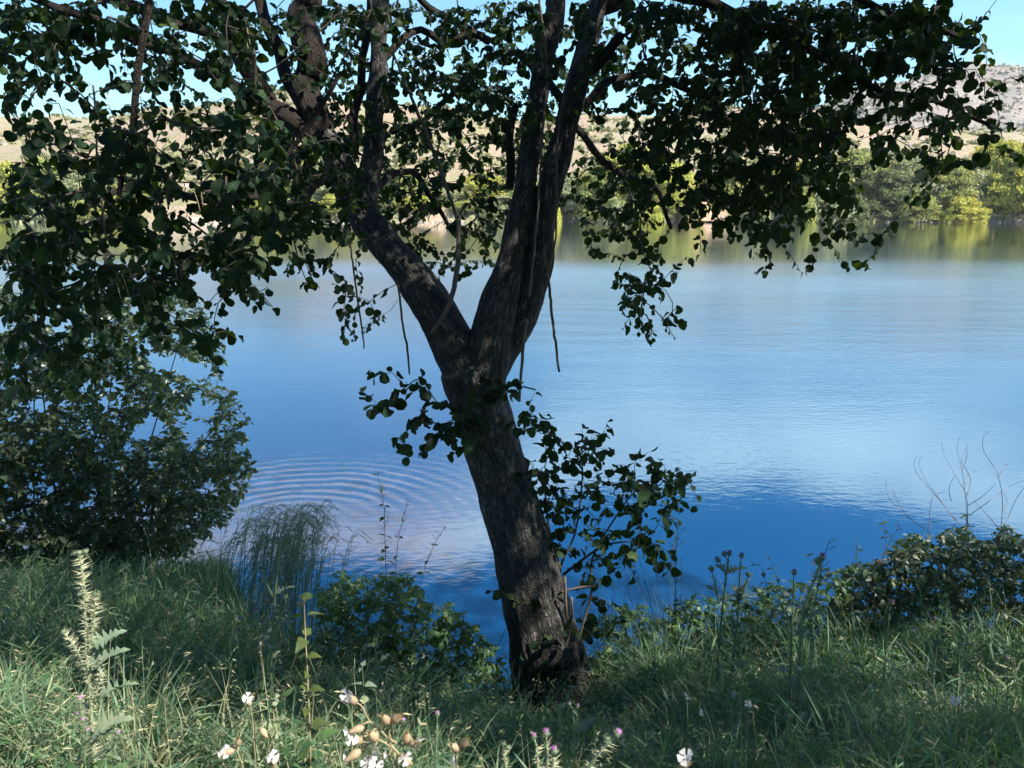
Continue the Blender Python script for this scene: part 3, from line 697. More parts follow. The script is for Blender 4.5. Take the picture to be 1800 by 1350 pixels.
LIMBS = [
 [(556, 250, 52, 4.64), (542, 130, 54, 4.7), (536, 20, 48, 4.75), (530, -150, 40, 4.85), (500, -420, 26, 5.0)],
 [(566, 250, 44, 4.62), (512, 215, 42, 4.66), (468, 180, 38, 4.7), (440, 130, 34, 4.72), (412, 70, 30, 4.75), (384, 0, 28, 4.8), (340, -150, 22, 4.9)],
 [(476, 190, 24, 4.66), (420, 158, 20, 4.55), (345, 112, 19, 4.4), (240, 68, 18, 4.2), (150, 30, 15, 4.0), (40, -10, 12, 3.8)],
 [(428, 95, 20, 4.72), (350, 52, 20, 4.6), (270, 25, 20, 4.5), (190, -4, 18, 4.4), (60, -60, 14, 4.2)],
 [(545, 215, 26, 4.66), (512, 150, 24, 4.72), (485, 80, 22, 4.8), (455, 0, 20, 4.9), (420, -130, 14, 5.0)],
 [(618, 280, 18, 4.6), (626, 190, 16, 4.7), (640, 100, 14, 4.8), (652, 0, 12, 4.9)],
 [(1040, 118, 24, 4.3), (1064, 92, 20, 4.22), (1092, 66, 17, 4.15)],
 [(895, 330, 16, 4.3), (898, 240, 15, 4.36), (905, 182, 13, 4.4)],
 [(660, 110, 14, 4.7), (740, 50, 12, 4.9), (770, 70, 14, 5.0), (850, 60, 12, 5.1)],
 [(860, 70, 14, 5.0), (800, 40, 13, 4.9), (740, 0, 12, 4.8), (690, -60, 10, 4.7)],
 [(985, 170, 16, 4.4), (900, 90, 12, 5.0), (830, 130, 11, 5.2), (760, 200, 10, 5.3), (690, 235, 8, 5.3)],
 [(1015, 190, 16, 4.3), (1090, 135, 13, 4.5), (1170, 140, 12, 4.6), (1260, 190, 10, 4.6), (1340, 280, 8, 4.5)],
 [(1060, 10, 26, 4.38), (1150, -20, 22, 4.3), (1280, 20, 18, 4.2), (1400, 70, 15, 4.1), (1530, 150, 12, 3.9), (1650, 180, 9, 3.7), (1760, 230, 6, 3.6)],
 [(1070, -60, 24, 4.4), (1200, -110, 20, 4.0), (1380, -60, 16, 3.8), (1560, 20, 12, 3.6), (1700, 70, 8, 3.5)],
 [(560, 240, 20, 4.6), (470, 330, 17, 4.0), (360, 350, 14, 3.5), (240, 330, 11, 3.1), (120, 380, 8, 2.9)],
 [(590, 300, 18, 4.55), (500, 370, 15, 4.0), (420, 430, 12, 3.5), (330, 470, 10, 3.1), (200, 520, 8, 2.8)],
 [(262, -20, 13, 2.75), (248, 90, 13, 2.75), (238, 180, 12, 2.75), (226, 260, 11, 2.74), (210, 345, 8, 2.72)],
 [(595, 130, 8, 3.4), (562, 190, 9, 3.4), (520, 255, 9, 3.38), (472, 300, 8, 3.35)],
 [(1000, 210, 14, 4.25), (1080, 300, 11, 4.6), (1150, 330, 9, 4.8), (1180, 400, 7, 4.9)],
 [(652, 330, 14, 4.55), (720, 300, 11, 5.0), (760, 350, 9, 5.2), (790, 400, 7, 5.3)],
]
for q in LIMBS:
    p_, r_ = px_path(q, .05); LIMB.append(p_); a = Acc()
    p2 = p_ + np.stack([.35*r_*np.sin(np.arange(len(p_))*.9+c*2) for c in range(3)], -1)
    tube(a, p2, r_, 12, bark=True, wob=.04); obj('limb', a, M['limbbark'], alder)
# high limbs of the crown above the view
for q in ([(690, -420, 24, 4.9), (640, -760, 16, 5.2), (560, -1100, 8, 5.4)], [(1130, -480, 24, 4.6), (1280, -800, 16, 4.4), (1450, -1200, 9, 4.2)],
          [(1030, -480, 24, 4.7), (1000, -900, 16, 4.8), (1040, -1400, 8, 4.9)], [(500, -420, 26, 5.0), (330, -800, 16, 4.6), (200, -1100, 8, 4.2)]):
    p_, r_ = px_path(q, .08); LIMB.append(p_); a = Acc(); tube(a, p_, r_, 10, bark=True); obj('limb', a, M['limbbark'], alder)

# hanging dead shoots and creepers
VINES = [[(690, 90, 4, 4.3), (735, 200, 6, 4.3), (775, 300, 7, 4.28), (803, 385, 6, 4.25)], [(806, 380, 8, 4.2), (806, 450, 9, 4.15), (796, 515, 9, 4.08), (780, 555, 9, 4.02), (758, 587, 7, 4.0)],
 [(612, 400, 3, 4.3), (622, 480, 3.5, 4.3), (632, 550, 3.5, 4.3), (640, 612, 2.5, 4.3)], [(700, 500, 3.5, 4.2), (708, 570, 4, 4.2), (716, 615, 4, 4.2), (720, 658, 3, 4.2)],
 [(955, 440, 4, 4.1), (966, 510, 5, 4.1), (973, 580, 5, 4.1), (983, 653, 4, 4.1)], [(925, 560, 6, 4.05), (920, 610, 6, 4.05), (916, 660, 5, 4.05), (913, 706, 4, 4.05)],
 [(918, 680, 3, 4.05), (930, 682, 3, 4.05), (941, 685, 3, 4.05)], [(945, -20, 4, 4.2), (962, 120, 4, 4.18), (955, 220, 4, 4.15), (948, 330, 4, 4.1), (940, 430, 4, 4.08), (930, 520, 5, 4.05)],
 [(1020, 60, 3, 4.2), (985, 200, 3, 4.15), (978, 330, 3.5, 4.12), (976, 420, 3.5, 4.1), (962, 480, 3.5, 4.1)], [(700, -10, 4, 4.5), (690, 120, 4, 4.5), (686, 170, 5, 4.5), (668, 210, 4, 4.5)],
 [(1046, 1030, 5, 3.9), (988, 1040, 4, 3.9), (962, 1075, 5, 3.9), (955, 1130, 4, 3.9)], [(992, 1015, 5, 3.88), (995, 1070, 5, 3.88), (1000, 1110, 5, 3.88), (990, 1150, 4, 3.86)], [(1005, 1050, 4, 3.87), (1006, 1090, 4, 3.87), (998, 1120, 4, 3.87)],
 [(1175, 200, 3, 4.4), (1176, 300, 3, 4.4), (1174, 330, 2.5, 4.4)], [(1135, 480, 3, 4.5), (1128, 540, 3, 4.5), (1118, 578, 2.5, 4.5)], [(165, 150, 4, 2.9), (172, 300, 4, 2.9), (186, 430, 4, 2.9), (172, 570, 4, 2.9)], [(600, 20, 3, 4.2), (520, 90, 3, 4.2), (430, 140, 3, 4.2), (330, 90, 3, 4.2)]]
for q in VINES:
    p_, r_ = px_path(q, .03); a = Acc(); tube(a, p_ + rng.normal(size=p_.shape)*.0015, r_, 6); obj('hanging_shoot', a, M['vine'], alder)

# where leaves stand: coverage per 60-px cell of the view (columns left to right, rows top to bottom)
COVER = """
776556655675456656688999999851
765445544565456655578999998740
653344444566777654568999887641
433445555566677655679999744552
777777777666666545779999852321
888888887677657546748998611100
888887777767746436635676410000
888887663332555212311121110000
888875420220110000430000000000
777642210120000000320000000000
554210100000000000000000000000
232100000000000000000000000000
""".split()
def leaf_depth(px, py):
    left = px < 500 - .25*max(0, 260-py)
    if left and py > 190: return rng.uniform(2.35, 3.5) if rng.uniform() < .75 else rng.uniform(3.5, 4.6)
    if left: return rng.uniform(2.9, 4.8)
    if px > 1560: return rng.uniform(3.1, 4.1)
    if px > 1120: return rng.uniform(3.4, 5.0)
    if px > 480 and px < 640 and py > 240: return rng.uniform(3.2, 4.1) if rng.uniform() < .5 else rng.uniform(4.6, 5.8)
    if py > 230 and 640 < px < 1120: return rng.uniform(4.7, 6.0)
    return rng.uniform(3.9, 6.0)
LPT = 5.0
targets = []
for rI, row in enumerate(COVER):
    for cI, ch in enumerate(row[:30]):
        cov = int(ch)/10. + (.1 if rI < 7 and 9 < cI < 19 and 0 < int(ch) < 8 else 0) + (.11 if cI < 9 and rI > 3 and 0 < int(ch) < 9 else 0)
        if cov <= 0: continue
        x0, y0 = cI*60, rI*60
        Ls = -math.log(1-min(cov, .94))
        sz = 1352*.080/3.0 if (x0 < 480 and y0 > 180) else 1352*.080/4.6
        lam = Ls*3600/(sz*sz*.42)/LPT*4.1
        for _ in range(rng.poisson(lam)):
            px, py = x0+rng.uniform(0, 60), y0+rng.uniform(0, 60)
            targets.append(P(px, py, leaf_depth(px, py)))
for px, py, Yd in ((1590, 262, 4.1), (1560, 275, 4.1), (1615, 272, 4.0), (1480, 395, 4.3), (1500, 420, 4.3), (1450, 420, 4.3), (1376, 430, 4.3), (1390, 395, 4.3), (1320, 400, 4.3), (1260, 410, 4.4), (1105, 480, 4.6), (1110, 530, 4.6), (1140, 505, 4.6), (1140, 560, 4.6), (1160, 520, 4.6), (1150, 470, 4.6), (1097, 575, 4.6), (1165, 492, 4.6),
                   (660, 560, 4.2), (620, 520, 4.2), (590, 500, 4.2), (650, 530, 4.2), (365, 600, 2.9), (440, 520, 3.0), (470, 505, 3.0), (1735, 20, 3.5), (1745, 155, 3.5), (1760, 180, 3.5), (1740, 240, 3.5), (1795, 270, 3.4), (150, 640, 2.5), (105, 680, 2.5), (160, 660, 2.5), (1540, 255, 4.1)):
    targets.append(P(px, py, Yd))
n_in = len(targets)
# the crown goes on above and beside the view
cc = np.array([0.4, 4.6, 5.6])
while len(targets) < n_in + 2700:
    d = rand_dirs(1)[0]*rng.uniform(.35, 1)**.4; p = cc + d*np.array([4.6, 3.6, 3.6])
    if p[2] < 2.4: continue
    qx, qy, qf = proj(p[None])
    if qy[0] > -70 and -140 < qx[0] < 1940: continue
    if in_gap(p, .5): continue
    targets.append(p)
while len(targets) < n_in + 4300:      # unseen low canopy added above the view to shade the left grass
    p = np.array([rng.uniform(-2.6, 4.2), rng.uniform(1.0, 3.8), rng.uniform(2.8, 5.4)]); qx, qy, qf = proj(p[None])
    if qy[0] > -60 or in_gap(p, .5): continue
    targets.append(p)
n_now = len(targets)
while len(targets) < n_now + 420:       # unseen foliage added up-sun to keep dapples off the trunk and limbs
    g = P(rng.uniform(640, 980), rng.uniform(150, 900), 4.3); p = g + np.array(sdir)*rng.uniform(1.6, 5.5) + rng.normal(size=3)*.25; qx, qy, qf = proj(p[None])
    if qy[0] > -50 or in_gap(p, .5): continue
    targets.append(p)
n_now = len(targets)
while len(targets) < n_now + 420:       # more unseen foliage added up-sun to darken the left part of the bank
    g = P(rng.uniform(60, 620), rng.uniform(990, 1170), rng.uniform(3.0, 5.6)); p = g + np.array(sdir)*rng.uniform(4.5, 8.5); qx, qy, qf = proj(p[None])
    if (qy[0] > -50 and p[1] > .3) or p[2] > 7.5 or in_gap(p, .5): continue
    targets.append(p)
targets = np.array(targets)
paths, load = grow(LIMB, targets, .10, .10, .10)
a = Acc(); twig_mesh(a, paths, load, .0016, .34, .008); tag(obj('twigs', a, M['twig'], alder), kind='stuff')
Mx, loc = leaves_on(paths, LPT+3.0, .23, .050, .55, .75, .8)
# sprouts on the trunk below the fork and low creeping leaves at its foot
SPR = [(640, 690), (650, 660), (690, 655), (700, 690), (670, 715), (690, 712), (730, 690), (742, 665), (655, 725), (700, 770), (715, 800), (745, 795), (760, 770), (740, 740), (700, 690), (770, 710), (790, 740), (775, 775), (800, 715), (815, 760), (830, 735), (845, 705), (820, 690), (870, 690), (880, 680), (900, 690), (858, 665), (895, 670), (790, 760), (760, 740), (850, 740), (830, 780), (905, 682), (800, 790), (745, 720)]
st = [P(a_, b_, rng.uniform(3.72, 3.95)) for a_, b_ in SPR]
sp_paths, sp_load = grow([np.array([P(800, 700, 4.02), P(820, 720, 3.98), P(850, 705, 4.0), P(830, 745, 4.0), P(880, 690, 4.02)])], st, .06, .04, .05)
a = Acc(); twig_mesh(a, sp_paths, sp_load, .0014, .4, .006); tag(obj('sprout_twigs', a, M['twig'], alder), kind='stuff')
Mx2, loc2 = leaves_on(sp_paths, 6.5, .17, .070, .25, .8, .9)
LOW = [(930, 1060), (905, 1055), (1010, 1105), (1020, 1120), (1000, 1100), (985, 1110), (950, 1130), (965, 1160), (940, 1170), (985, 1170), (1045, 1110), (880, 1040), (1090, 1090), (1075, 1110), (912, 1160), (930, 1200), (1010, 1190), (1030, 1160), (960, 1215), (865, 1040), (945, 1190), (1000, 1215)]
st = [P(a_, b_, rng.uniform(3.72, 3.85)) for a_, b_ in LOW]
lw_paths, lw_load = grow([smooth_path([P(980, 1300, 3.8), P(960, 1200, 3.84), P(950, 1120, 3.86), P(925, 1060, 3.9)], .05), smooth_path([P(1010, 1290, 3.8), P(1030, 1180, 3.82), P(1020, 1100, 3.85)], .05)], st, .05, .02, .08)
Mx3, loc3 = leaves_on(lw_paths, 3.5, .14, .062, .2, .8, .9)
a = Acc(); twig_mesh(a, lw_paths, lw_load, .0012, .4, .004); tag(obj('creeper_stems', a, M['stemdark'], alder), kind='stuff')
split_leaves(alder, np.concatenate([Mx, Mx2, Mx3]), np.concatenate([loc, loc2, loc3]), [ALDER, ALDER_B, ALDER_C], ALDER_S, M['alder'], 300)
# hanging seed catkins among the near leaves
a = Acc(); near = loc[(proj(loc)[2] < 4.2)]
for c in near[rng.integers(0, len(near), 160)]:
    for k in range(3):
        o = c + rng.normal(size=3)*.012; tube(a, [o, o+[.004*k, 0, -.03], o+[.006*k, .002, -.045-.01*k]], [.0008, .0012, .0022], 4, .6)
tag(obj('catkins', a, M['stemtan'], alder), kind='stuff')
print('alder targets', n_in, len(targets), 'leaves', len(loc))

# ------------------------------------------------------------------ neighbour trees just outside the view that shade the bank
def shade_tree(x, y, H, rad, seed, label, nl=5200, zc=.62):
    gz = float(ground_z(x, y)); root = thing('alder_tree', label, 'tree', (x, y, gz))
    tr = smooth_path([[x, y, gz-.2], [x+.15, y+.1, gz+H*.3], [x-.1, y, gz+H*.6], [x, y+.1, gz+H*.92]], .15)
    a = Acc(); tube(a, tr, np.linspace(.2, .03, len(tr)), 14, bark=True); obj('trunk', a, M['bark'], root)
    sk = [tr]
    for k in range(7):
        an = k*2.4+seed*.55; z0 = gz+H*(.28+.08*k)
        l = smooth_path([[x, y, z0], [x+rad*.45*math.cos(an), y+rad*.45*math.sin(an), z0+H*.12], [x+rad*.85*math.cos(an), y+rad*.85*math.sin(an), z0+H*.18]], .15); sk.append(l)
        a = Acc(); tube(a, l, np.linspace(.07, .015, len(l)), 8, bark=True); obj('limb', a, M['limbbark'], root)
    T_ = []
    while len(T_) < nl//7:
        d = rand_dirs(1)[0]*rng.uniform(.3, 1)**.45; p = np.array([x, y, gz+H*zc]) + d*np.array([rad, rad, H*(1-zc)])
        qx, qy, qf = proj(p[None])
        if p[2] > gz+1.2 and not (p[1] > .3 and -60 < qx[0] < 1860 and -60 < qy[0] < 1400) and not in_gap(p, .62): T_.append(p)
    pt, ld = grow(sk, T_, .15, .1, .1); a = Acc(); twig_mesh(a, pt, ld, .0016, .45, .02); tag(obj('twigs', a, M['twig'], root), kind='stuff')
    mx, lc = leaves_on(pt, 7, .34, .13, .5, .8, .7); a = Acc(); scatter(a, ALDER_X, mx, lc, rng.uniform(0, 1, len(lc))); tag(obj('foliage', a, M['alder'], root), kind='stuff')
shade_tree(6.9, .8, 8.6, 3.4, 1, 'dense alder on the bank just beyond the right edge of the view', 8500)
shade_tree(4.4, -2.3, 8.2, 3.5, 2, 'leafy alder behind the viewpoint to the right', 12000, .60)
shade_tree(1.0, -2.3, 8.4, 3.5, 3, 'alder standing straight behind the viewpoint', 15000, .58)
shade_tree(-3.9, -3.4, 8.0, 3.2, 4, 'alder behind the viewpoint to the left', 11000, .55)
shade_tree(5.6, -5.6, 9.0, 3.6, 5, 'alder far behind the viewpoint on the right', 10000, .55)

# ------------------------------------------------------------------ shrubs on the bank
def shrub(name, label, cat, stems_px, tg, leaf_t, leaf_stuff, mat, stem_mat, size, n, span, r0=.0014, step=.07, droop=.35, arch=.08, nobj=300, normal=.8, stem_w=None, group=None):
    b0 = P(*stems_px[0][0][:2], stems_px[0][0][2]); b0[2] = float(ground_z(b0[0], b0[1]))
    root = thing(name, label, cat, b0, group); sk = []
    for q in stems_px:
        pts = np.array([P(*c[:3]) for c in q]); path = smooth_path(pts, .05); sk.append(path)
        w0, w1 = stem_w or (.010, .004); a = Acc(); tube(a, path, np.linspace(w0, w1, len(path)), 7, rng.uniform()); obj('stem', a, stem_mat, root)
    pt, ld = grow(sk, tg, step, arch, .1)
    a = Acc(); twig_mesh(a, pt, ld, r0, .42, .008); tag(obj('twigs', a, stem_mat, root), kind='stuff')
    mx, lc = leaves_on(pt, n, span, size, droop, .8, normal)
    split_leaves(root, mx, lc, leaf_t, leaf_stuff, mat, nobj)
    return root
# big small-leaved shrub at the left, standing at the water
tg = []
top_x = [-200, 0, 100, 200, 300, 350, 385, 410, 440]; top_y = [480, 500, 500, 505, 500, 525, 600, 690, 770]
while len(tg) < 5600:
    px = rng.uniform(-160, 440); py = rng.uniform(490, 985)
    ty = np.interp(px, top_x, top_y); by = np.interp(px, [-200, 200, 330, 400, 440], [1000, 990, 960, 900, 850])
    if py < ty or py > by: continue
    if px > 330 and rng.uniform() < .35 + .4*math.sin(py*.05)**2: continue
    if rng.uniform() < .45 - .5*(py-480)/500 : continue
    if fbm2(px, py, 34, 2, 3) < .27: continue
    tg.append(P(px, py, rng.uniform(5.9, 7.9)))
while len(tg) < 7400:
    px = rng.uniform(-160, 405); py = rng.uniform(770, 1000)
    if py < np.interp(px, [-160, 250, 340, 405], [1000, 985, 960, 900]) + 10: tg.append(P(px, py, rng.uniform(5.9, 7.4)))
for c in ((440, 735), (425, 742), (410, 745), (400, 770), (432, 820), (440, 830), (425, 855), (405, 880), (388, 600), (372, 640), (395, 610)):
    for k in range(2): tg.append(P(c[0]+rng.normal()*6, c[1]+rng.normal()*6, 6.5))
stems = [[(bx, 985, Yb), (bx+dx*.4, 860, Yb+.1), (bx+dx, ty, Yb+.2)] for bx, dx, ty, Yb in ((120, -60, 560, 6.3), (150, 60, 540, 6.5), (190, 120, 620, 6.4), (210, 180, 740, 6.6), (80, -120, 600, 6.8), (60, 0, 520, 6.9), (20, -150, 640, 6.6), (240, 140, 820, 6.7), (-40, -60, 560, 7.0), (-90, -100, 620, 6.6))]
shrub('waterside_shrub', 'tall dense small-leaved shrub at the water on the left, below the alder foliage', 'shrub', stems, tg, [OVATE, SMALL], SMALL, M['shrub'], M['twig'], .070, 8, .22, droop=.2, normal=.9)
# young alder beside the trunk
tg = [P(x, y, rng.uniform(3.95, 4.5)) for x, y in ((930, 720), (940, 735), (955, 745), (925, 755), (975, 770), (990, 785), (960, 770), (1000, 800), (1030, 790), (1045, 765), (1060, 760), (1020, 775), (1050, 790), (1040, 810), (1010, 820), (925, 810), (940, 825), (960, 830), (935, 845), (975, 835), (955, 850), (985, 860), (1060, 820), (1075, 830), (1105, 820), (1120, 805), (1140, 795), (1110, 840), (1090, 850), (1150, 830), (1170, 825), (1190, 825), (1205, 845), (1195, 865), (1180, 860), (1150, 860), (1130, 860), (1185, 880), (1195, 890), (1165, 890), (1110, 870), (1080, 870), (1050, 860), (1030, 850), (1000, 880), (960, 880), (970, 900), (945, 910), (990, 900), (1015, 905), (1040, 890), (1070, 900), (1100, 900), (1130, 905), (1145, 930), (1150, 950), (1120, 945), (1090, 940), (1060, 930), (1030, 940), (1010, 940), (980, 940), (960, 960), (945, 940), (1000, 970), (1110, 965), (1080, 975), (1100, 985), (1085, 1000), (1050, 985), (1020, 1000), (975, 1000), (960, 985), (1050, 1020), (1035, 1050), (1020, 1080), (1045, 1090), (1160, 975), (1145, 985), (1125, 925), (1175, 905), (1020, 870), (1130, 880), (1060, 955))]
tg2 = [t + rng.normal(size=3)*.05 for t in tg for _ in range(2)]
shrub('alder_sapling', 'young alder shoots with round leaves growing right beside the leaning trunk', 'sapling',
      [[(1003, 1140, 4.05), (995, 1060, 4.1), (985, 1000, 4.12), (1010, 940, 4.2), (1022, 860, 4.22), (1020, 800, 4.22), (985, 775, 4.22), (945, 745, 4.2)],
       [(1015, 1130, 4.05), (1040, 1040, 4.15), (1040, 985, 4.2), (1075, 920, 4.25), (1120, 860, 4.3), (1170, 835, 4.3)],
       [(990, 1010, 4.12), (1060, 960, 4.2), (1120, 950, 4.3), (1150, 935, 4.3)], [(985, 1000, 4.1), (965, 930, 4.15), (955, 850, 4.18), (935, 820, 4.18)]],
      np.array(tg+tg2), [ALDER, ALDER_B, ALDER_C], ALDER_S, M['alder'], M['twig'], .070, 3.6, .13, .0012, .05, .35, .04, 300, .7, (.009, .003))
# brambles along the right bank
tg = []
bx_ = [1450, 1540, 1600, 1680, 1760, 1860, 1960]; by_ = [1040, 980, 945, 935, 935, 940, 945]
while len(tg) < 2000:
    px = rng.uniform(1450, 1960); py = rng.uniform(920, 1125)
    if py < np.interp(px, bx_, by_) + 12*math.sin(px*.07): continue
    tg.append(P(px, py, rng.uniform(3.9, 4.9)))
shrub('bramble_bush', 'dense dark bramble bush at the water edge on the right', 'bush',
      [[(bx, 1130, 4.3), (bx+d*.4, 1050, 4.35), (bx+d, ty, 4.4)] for bx, d, ty in ((1560, -30, 1000), (1600, 20, 970), (1650, 30, 960), (1700, -20, 955), (1760, 40, 950), (1820, 40, 960), (1870, 60, 970))],
      np.array(tg), [OVATE, NETTLE], SMALL, M['bramble'], M['stemdark'], .047, 7, .14, .0012, .05, .3, .12, 300, .8, (.005, .002))
# low leafy growth between trunk and brambles, and left of the trunk by the water
for lab, x0, x1, y0, Yd, nn in (('knee-high leafy weeds at the water edge between the trunk and the brambles', 1050, 1500, 1040, 4.2, 900), ('leafy weeds at the water edge left of the leaning trunk', 560, 880, 1040, 3.95, 900)):
    tg = []
    while len(tg) < nn:
        px = rng.uniform(x0, x1); py = rng.uniform(y0-45, 1200)
        lim = (12*math.sin(px*.05) + np.interp(px, [1050, 1200, 1340, 1420, 1500], [1078, 1058, 1040, 1008, 985])) if x0 > 900 else 10*math.sin(px*.06) + np.interp(px, [560, 640, 720, 760, 820, 880], [1025, 1008, 1015, 1045, 1085, 1140])
        if py > lim + rng.uniform(-8, 10): tg.append(P(px, py, rng.uniform(Yd-.35, Yd+.25)))
    shrub('leafy_weeds', lab, 'weeds', [[(x0+(x1-x0)*t, 1200, Yd), (x0+(x1-x0)*t+8, 1150, Yd), (x0+(x1-x0)*t+rng.normal()*15, 1100, Yd)] for t in np.linspace(.06, .94, 9)],
          np.array(tg), [OVATE, NETTLE], SMALL, M['weed'], M['stemgreen'], .043, 6, .13, .0011, .05, .3, .1, 300, .8, (.003, .0015), 'leafy weeds along the water edge')

# ------------------------------------------------------------------ single plants
def base_of(px, py, Y):
    p = P(px, py, Y); p[2] = float(ground_z(p[0], p[1])); return p
def frames_on(path, u):
    seg = np.linalg.norm(np.diff(path, axis=0), axis=1); s = np.concatenate([[0], np.cumsum(seg)]); u = np.asarray(u)*s[-1]
    f = lambda q: np.stack([np.interp(q, s, path[:, c]) for c in range(3)], -1)
    return f(u), unit(f(np.clip(u+.004, 0, s[-1]))-f(np.clip(u-.004, 0, s[-1]))), s[-1]
SPINE = (np.array([[-.09, 0, 0], [.09, 0, 0], [0, 1, 0], [0, 0, .09]]), E4, np.array([[0, 1, 2], [1, 3, 2], [3, 0, 2]]))
def thistle_leaf():
    """pinnate leaf with jagged spiny lobes"""
    V = [[0, 0, 0]]; prof = []
    n = 7
    for k in range(n):
        y = .08+.86*k/(n-1)*.98; w = .30*math.sin(math.pi*(.16+.8*k/(n-1)))+.05
        prof += [(.07, y-.05), (w, y+.03)]
    prof += [(0.0, 1.05)]
    return leaf_template(prof, .35, .35, .03, wav=.35)
TH_LEAF = thistle_leaf()
th_leaf_me = tmesh('leaf', TH_LEAF, M['thistle'])
def head_meshes():
    a = Acc(); prof = [(.0, -.02), (.32, .05), (.5, .3), (.5, .55), (.36, .8), (.28, .92)]; n = 10
    V = [[r*math.cos(q*2*math.pi/n), r*math.sin(q*2*math.pi/n), z] for r, z in prof for q in range(n)]
    Q = [[i*n+q, i*n+(q+1) % n, (i+1)*n+(q+1) % n, (i+1)*n+q] for i in range(len(prof)-1) for q in range(n)]
    a.add(V, Q, None, .3)
    k = 70; an = rng.uniform(0, 6.28, k); h = rng.uniform(.1, .85, k); rr = np.interp(h, [p[1] for p in prof], [p[0] for p in prof])
    d = unit(np.stack([np.cos(an), np.sin(an), .3+h*.5], -1)+rng.normal(size=(k, 3))*.2)
    scatter(a, SPINE, basis(d, rand_dirs(k))*rng.uniform(.32, .6, k)[:, None, None], np.stack([rr*np.cos(an), rr*np.sin(an), h], -1), rng.uniform(.3, .95, k))
    b = Acc(); k = 60; d = unit(np.stack([rng.normal(size=k)*.45, rng.normal(size=k)*.45, np.ones(k)], -1))
    scatter(b, (SPINE[0]*np.array([.9, 1, 1]), E4, SPINE[2]), basis(d, rand_dirs(k))*rng.uniform(.5, .8, k)[:, None, None], np.tile([0, 0, .85], (k, 1))+rng.normal(size=(k, 3))*[.13, .13, 0], rng.uniform(0, 1, k))
    A = a.mesh('flower_head'); A.materials.append(M['thistle']); B = b.mesh('flower_tuft'); B.materials.append(M['purple']); return A, B
HEAD, TUFT = head_meshes()
TH_GROUP = 'spiny thistles on the bank'
def thistle(label, Y, branches, heads, size=.018, w=.006, lush=1.0, leafs=6, stem_mat='thistle', pale=False):
    """branches: px polylines, the first is the main stem from the ground up; heads: (px, py, open 0/1)"""
    b = branches[0][0]; root = thing('thistle', label, 'thistle', base_of(b[0], b[1], Y), TH_GROUP)
    for bi, q in enumerate(branches):
        pts = np.array([P(c[0], c[1], Y + (c[2] if len(c) > 2 else 0)) for c in q])
        if bi == 0 and pts[0][2] > root.location[2]: pts = np.vstack([[pts[0][0], pts[0][1], root.location[2]], pts])
        path = smooth_path(pts, .012); a = Acc(); ww = w*(1 if bi == 0 else .72)
        tube(a, path, np.linspace(ww, ww*.55, len(path)), 8, .35, wob=.08); obj('stem', a, M['stemgreen' if not pale else 'thistle'], root)
        _, _, L = frames_on(path, [0]); k = int(L*430*lush)
        u = rng.uniform(.03, 1, k)**.8; p0, tn, _ = frames_on(path, u)
        d = unit(rand_dirs(k)+tn*.35); d = unit(d - tn*((d*tn).sum(1)-.35)[:, None])
        a = Acc(); scatter(a, SPINE, basis(d, rand_dirs(k))*(rng.uniform(.007, .019, k)*(.7+.5*u)*lush)[:, None, None]*[.75, 1, .75], p0, rng.uniform(0, 1, k))
        tag(obj('spines', a, M['spine' if pale else 'thistle'], root), kind='stuff')
        nl = int(leafs*(1 if bi == 0 else .45)+.5)
        if nl:
            u = np.linspace(.06, .85, nl)+rng.uniform(-.04, .04, nl); p0, tn, _ = frames_on(path, np.clip(u, 0, 1))
            for i in range(nl):
                an = i*2.4+rng.uniform(-.4, .4); d = unit(np.array([math.cos(an), math.sin(an), .45])+tn[i]*.3)
                place(th_leaf_me, 'leaf', basis(d[None], np.array([[0, 0, 1.]])+rng.normal(size=(1, 3))*.25)[0]*(.075*(1.15-u[i])*rng.uniform(.75, 1.2)*(.6+.4*lush)), p0[i], root)
    for h in heads:
        p = P(h[0], h[1], Y + (h[3] if len(h) > 3 else 0)); s = size*rng.uniform(.85, 1.15)
        # face along the end of the nearest branch
        bp_ = min((q for q in branches), key=lambda q: (q[-1][0]-h[0])**2+(q[-1][1]-h[1])**2)
        d = unit(P(bp_[-1][0], bp_[-1][1], Y)-P(bp_[-2][0], bp_[-2][1], Y)); z = unit(d+rng.normal(size=3)*.25+np.array([0, 0, .3]))
        x = unit(np.cross(z, [.3, 1, .1])); Mx = np.stack([x, np.cross(z, x), z], -1)*s
        st = P(bp_[-1][0], bp_[-1][1], Y); a = Acc(); tube(a, [st, (st+p)/2+[0, 0, .003], p-z*0], [w*.4, w*.35, w*.4], 6, .4); obj('flower_stalk', a, M['stemgreen'], root)
        o = place(HEAD, 'flower_head', Mx, p, root)
        if h[2]:
            t = link(bpy.data.objects.new('flower_tuft', TUFT)); t.parent = o
thistle('tall pale spiny thistle catching the sun at the left, with three short side arms', 1.95,
        [[(172, 1390), (163, 1290), (158, 1215), (152, 1150), (150, 1080), (147, 1030), (140, 978)], [(155, 1150), (162, 1110), (166, 1070), (168, 1048)], [(152, 1182), (138, 1150), (122, 1125), (112, 1112)], [(166, 1235), (174, 1195), (176, 1168)], [(163, 1290), (150, 1255), (142, 1225)]],
        [(140, 976, 0), (132, 975, 0), (152, 972, 0), (168, 1046, 0), (112, 1112, 0), (175, 1167, 0)], .013, .0068, 1.7, 3, pale=True)
thistle('low thistle with several purple heads at the foot of the tall pale one', 1.85, [[(152, 1360), (148, 1300), (141, 1240)], [(150, 1310), (152, 1288)], [(152, 1340), (190, 1310), (204, 1292)]], [(140, 1232, 1), (137, 1258, 1), (145, 1268, 1), (151, 1286, 1), (205, 1290, 1)], .010, .003, 1.0, 4)
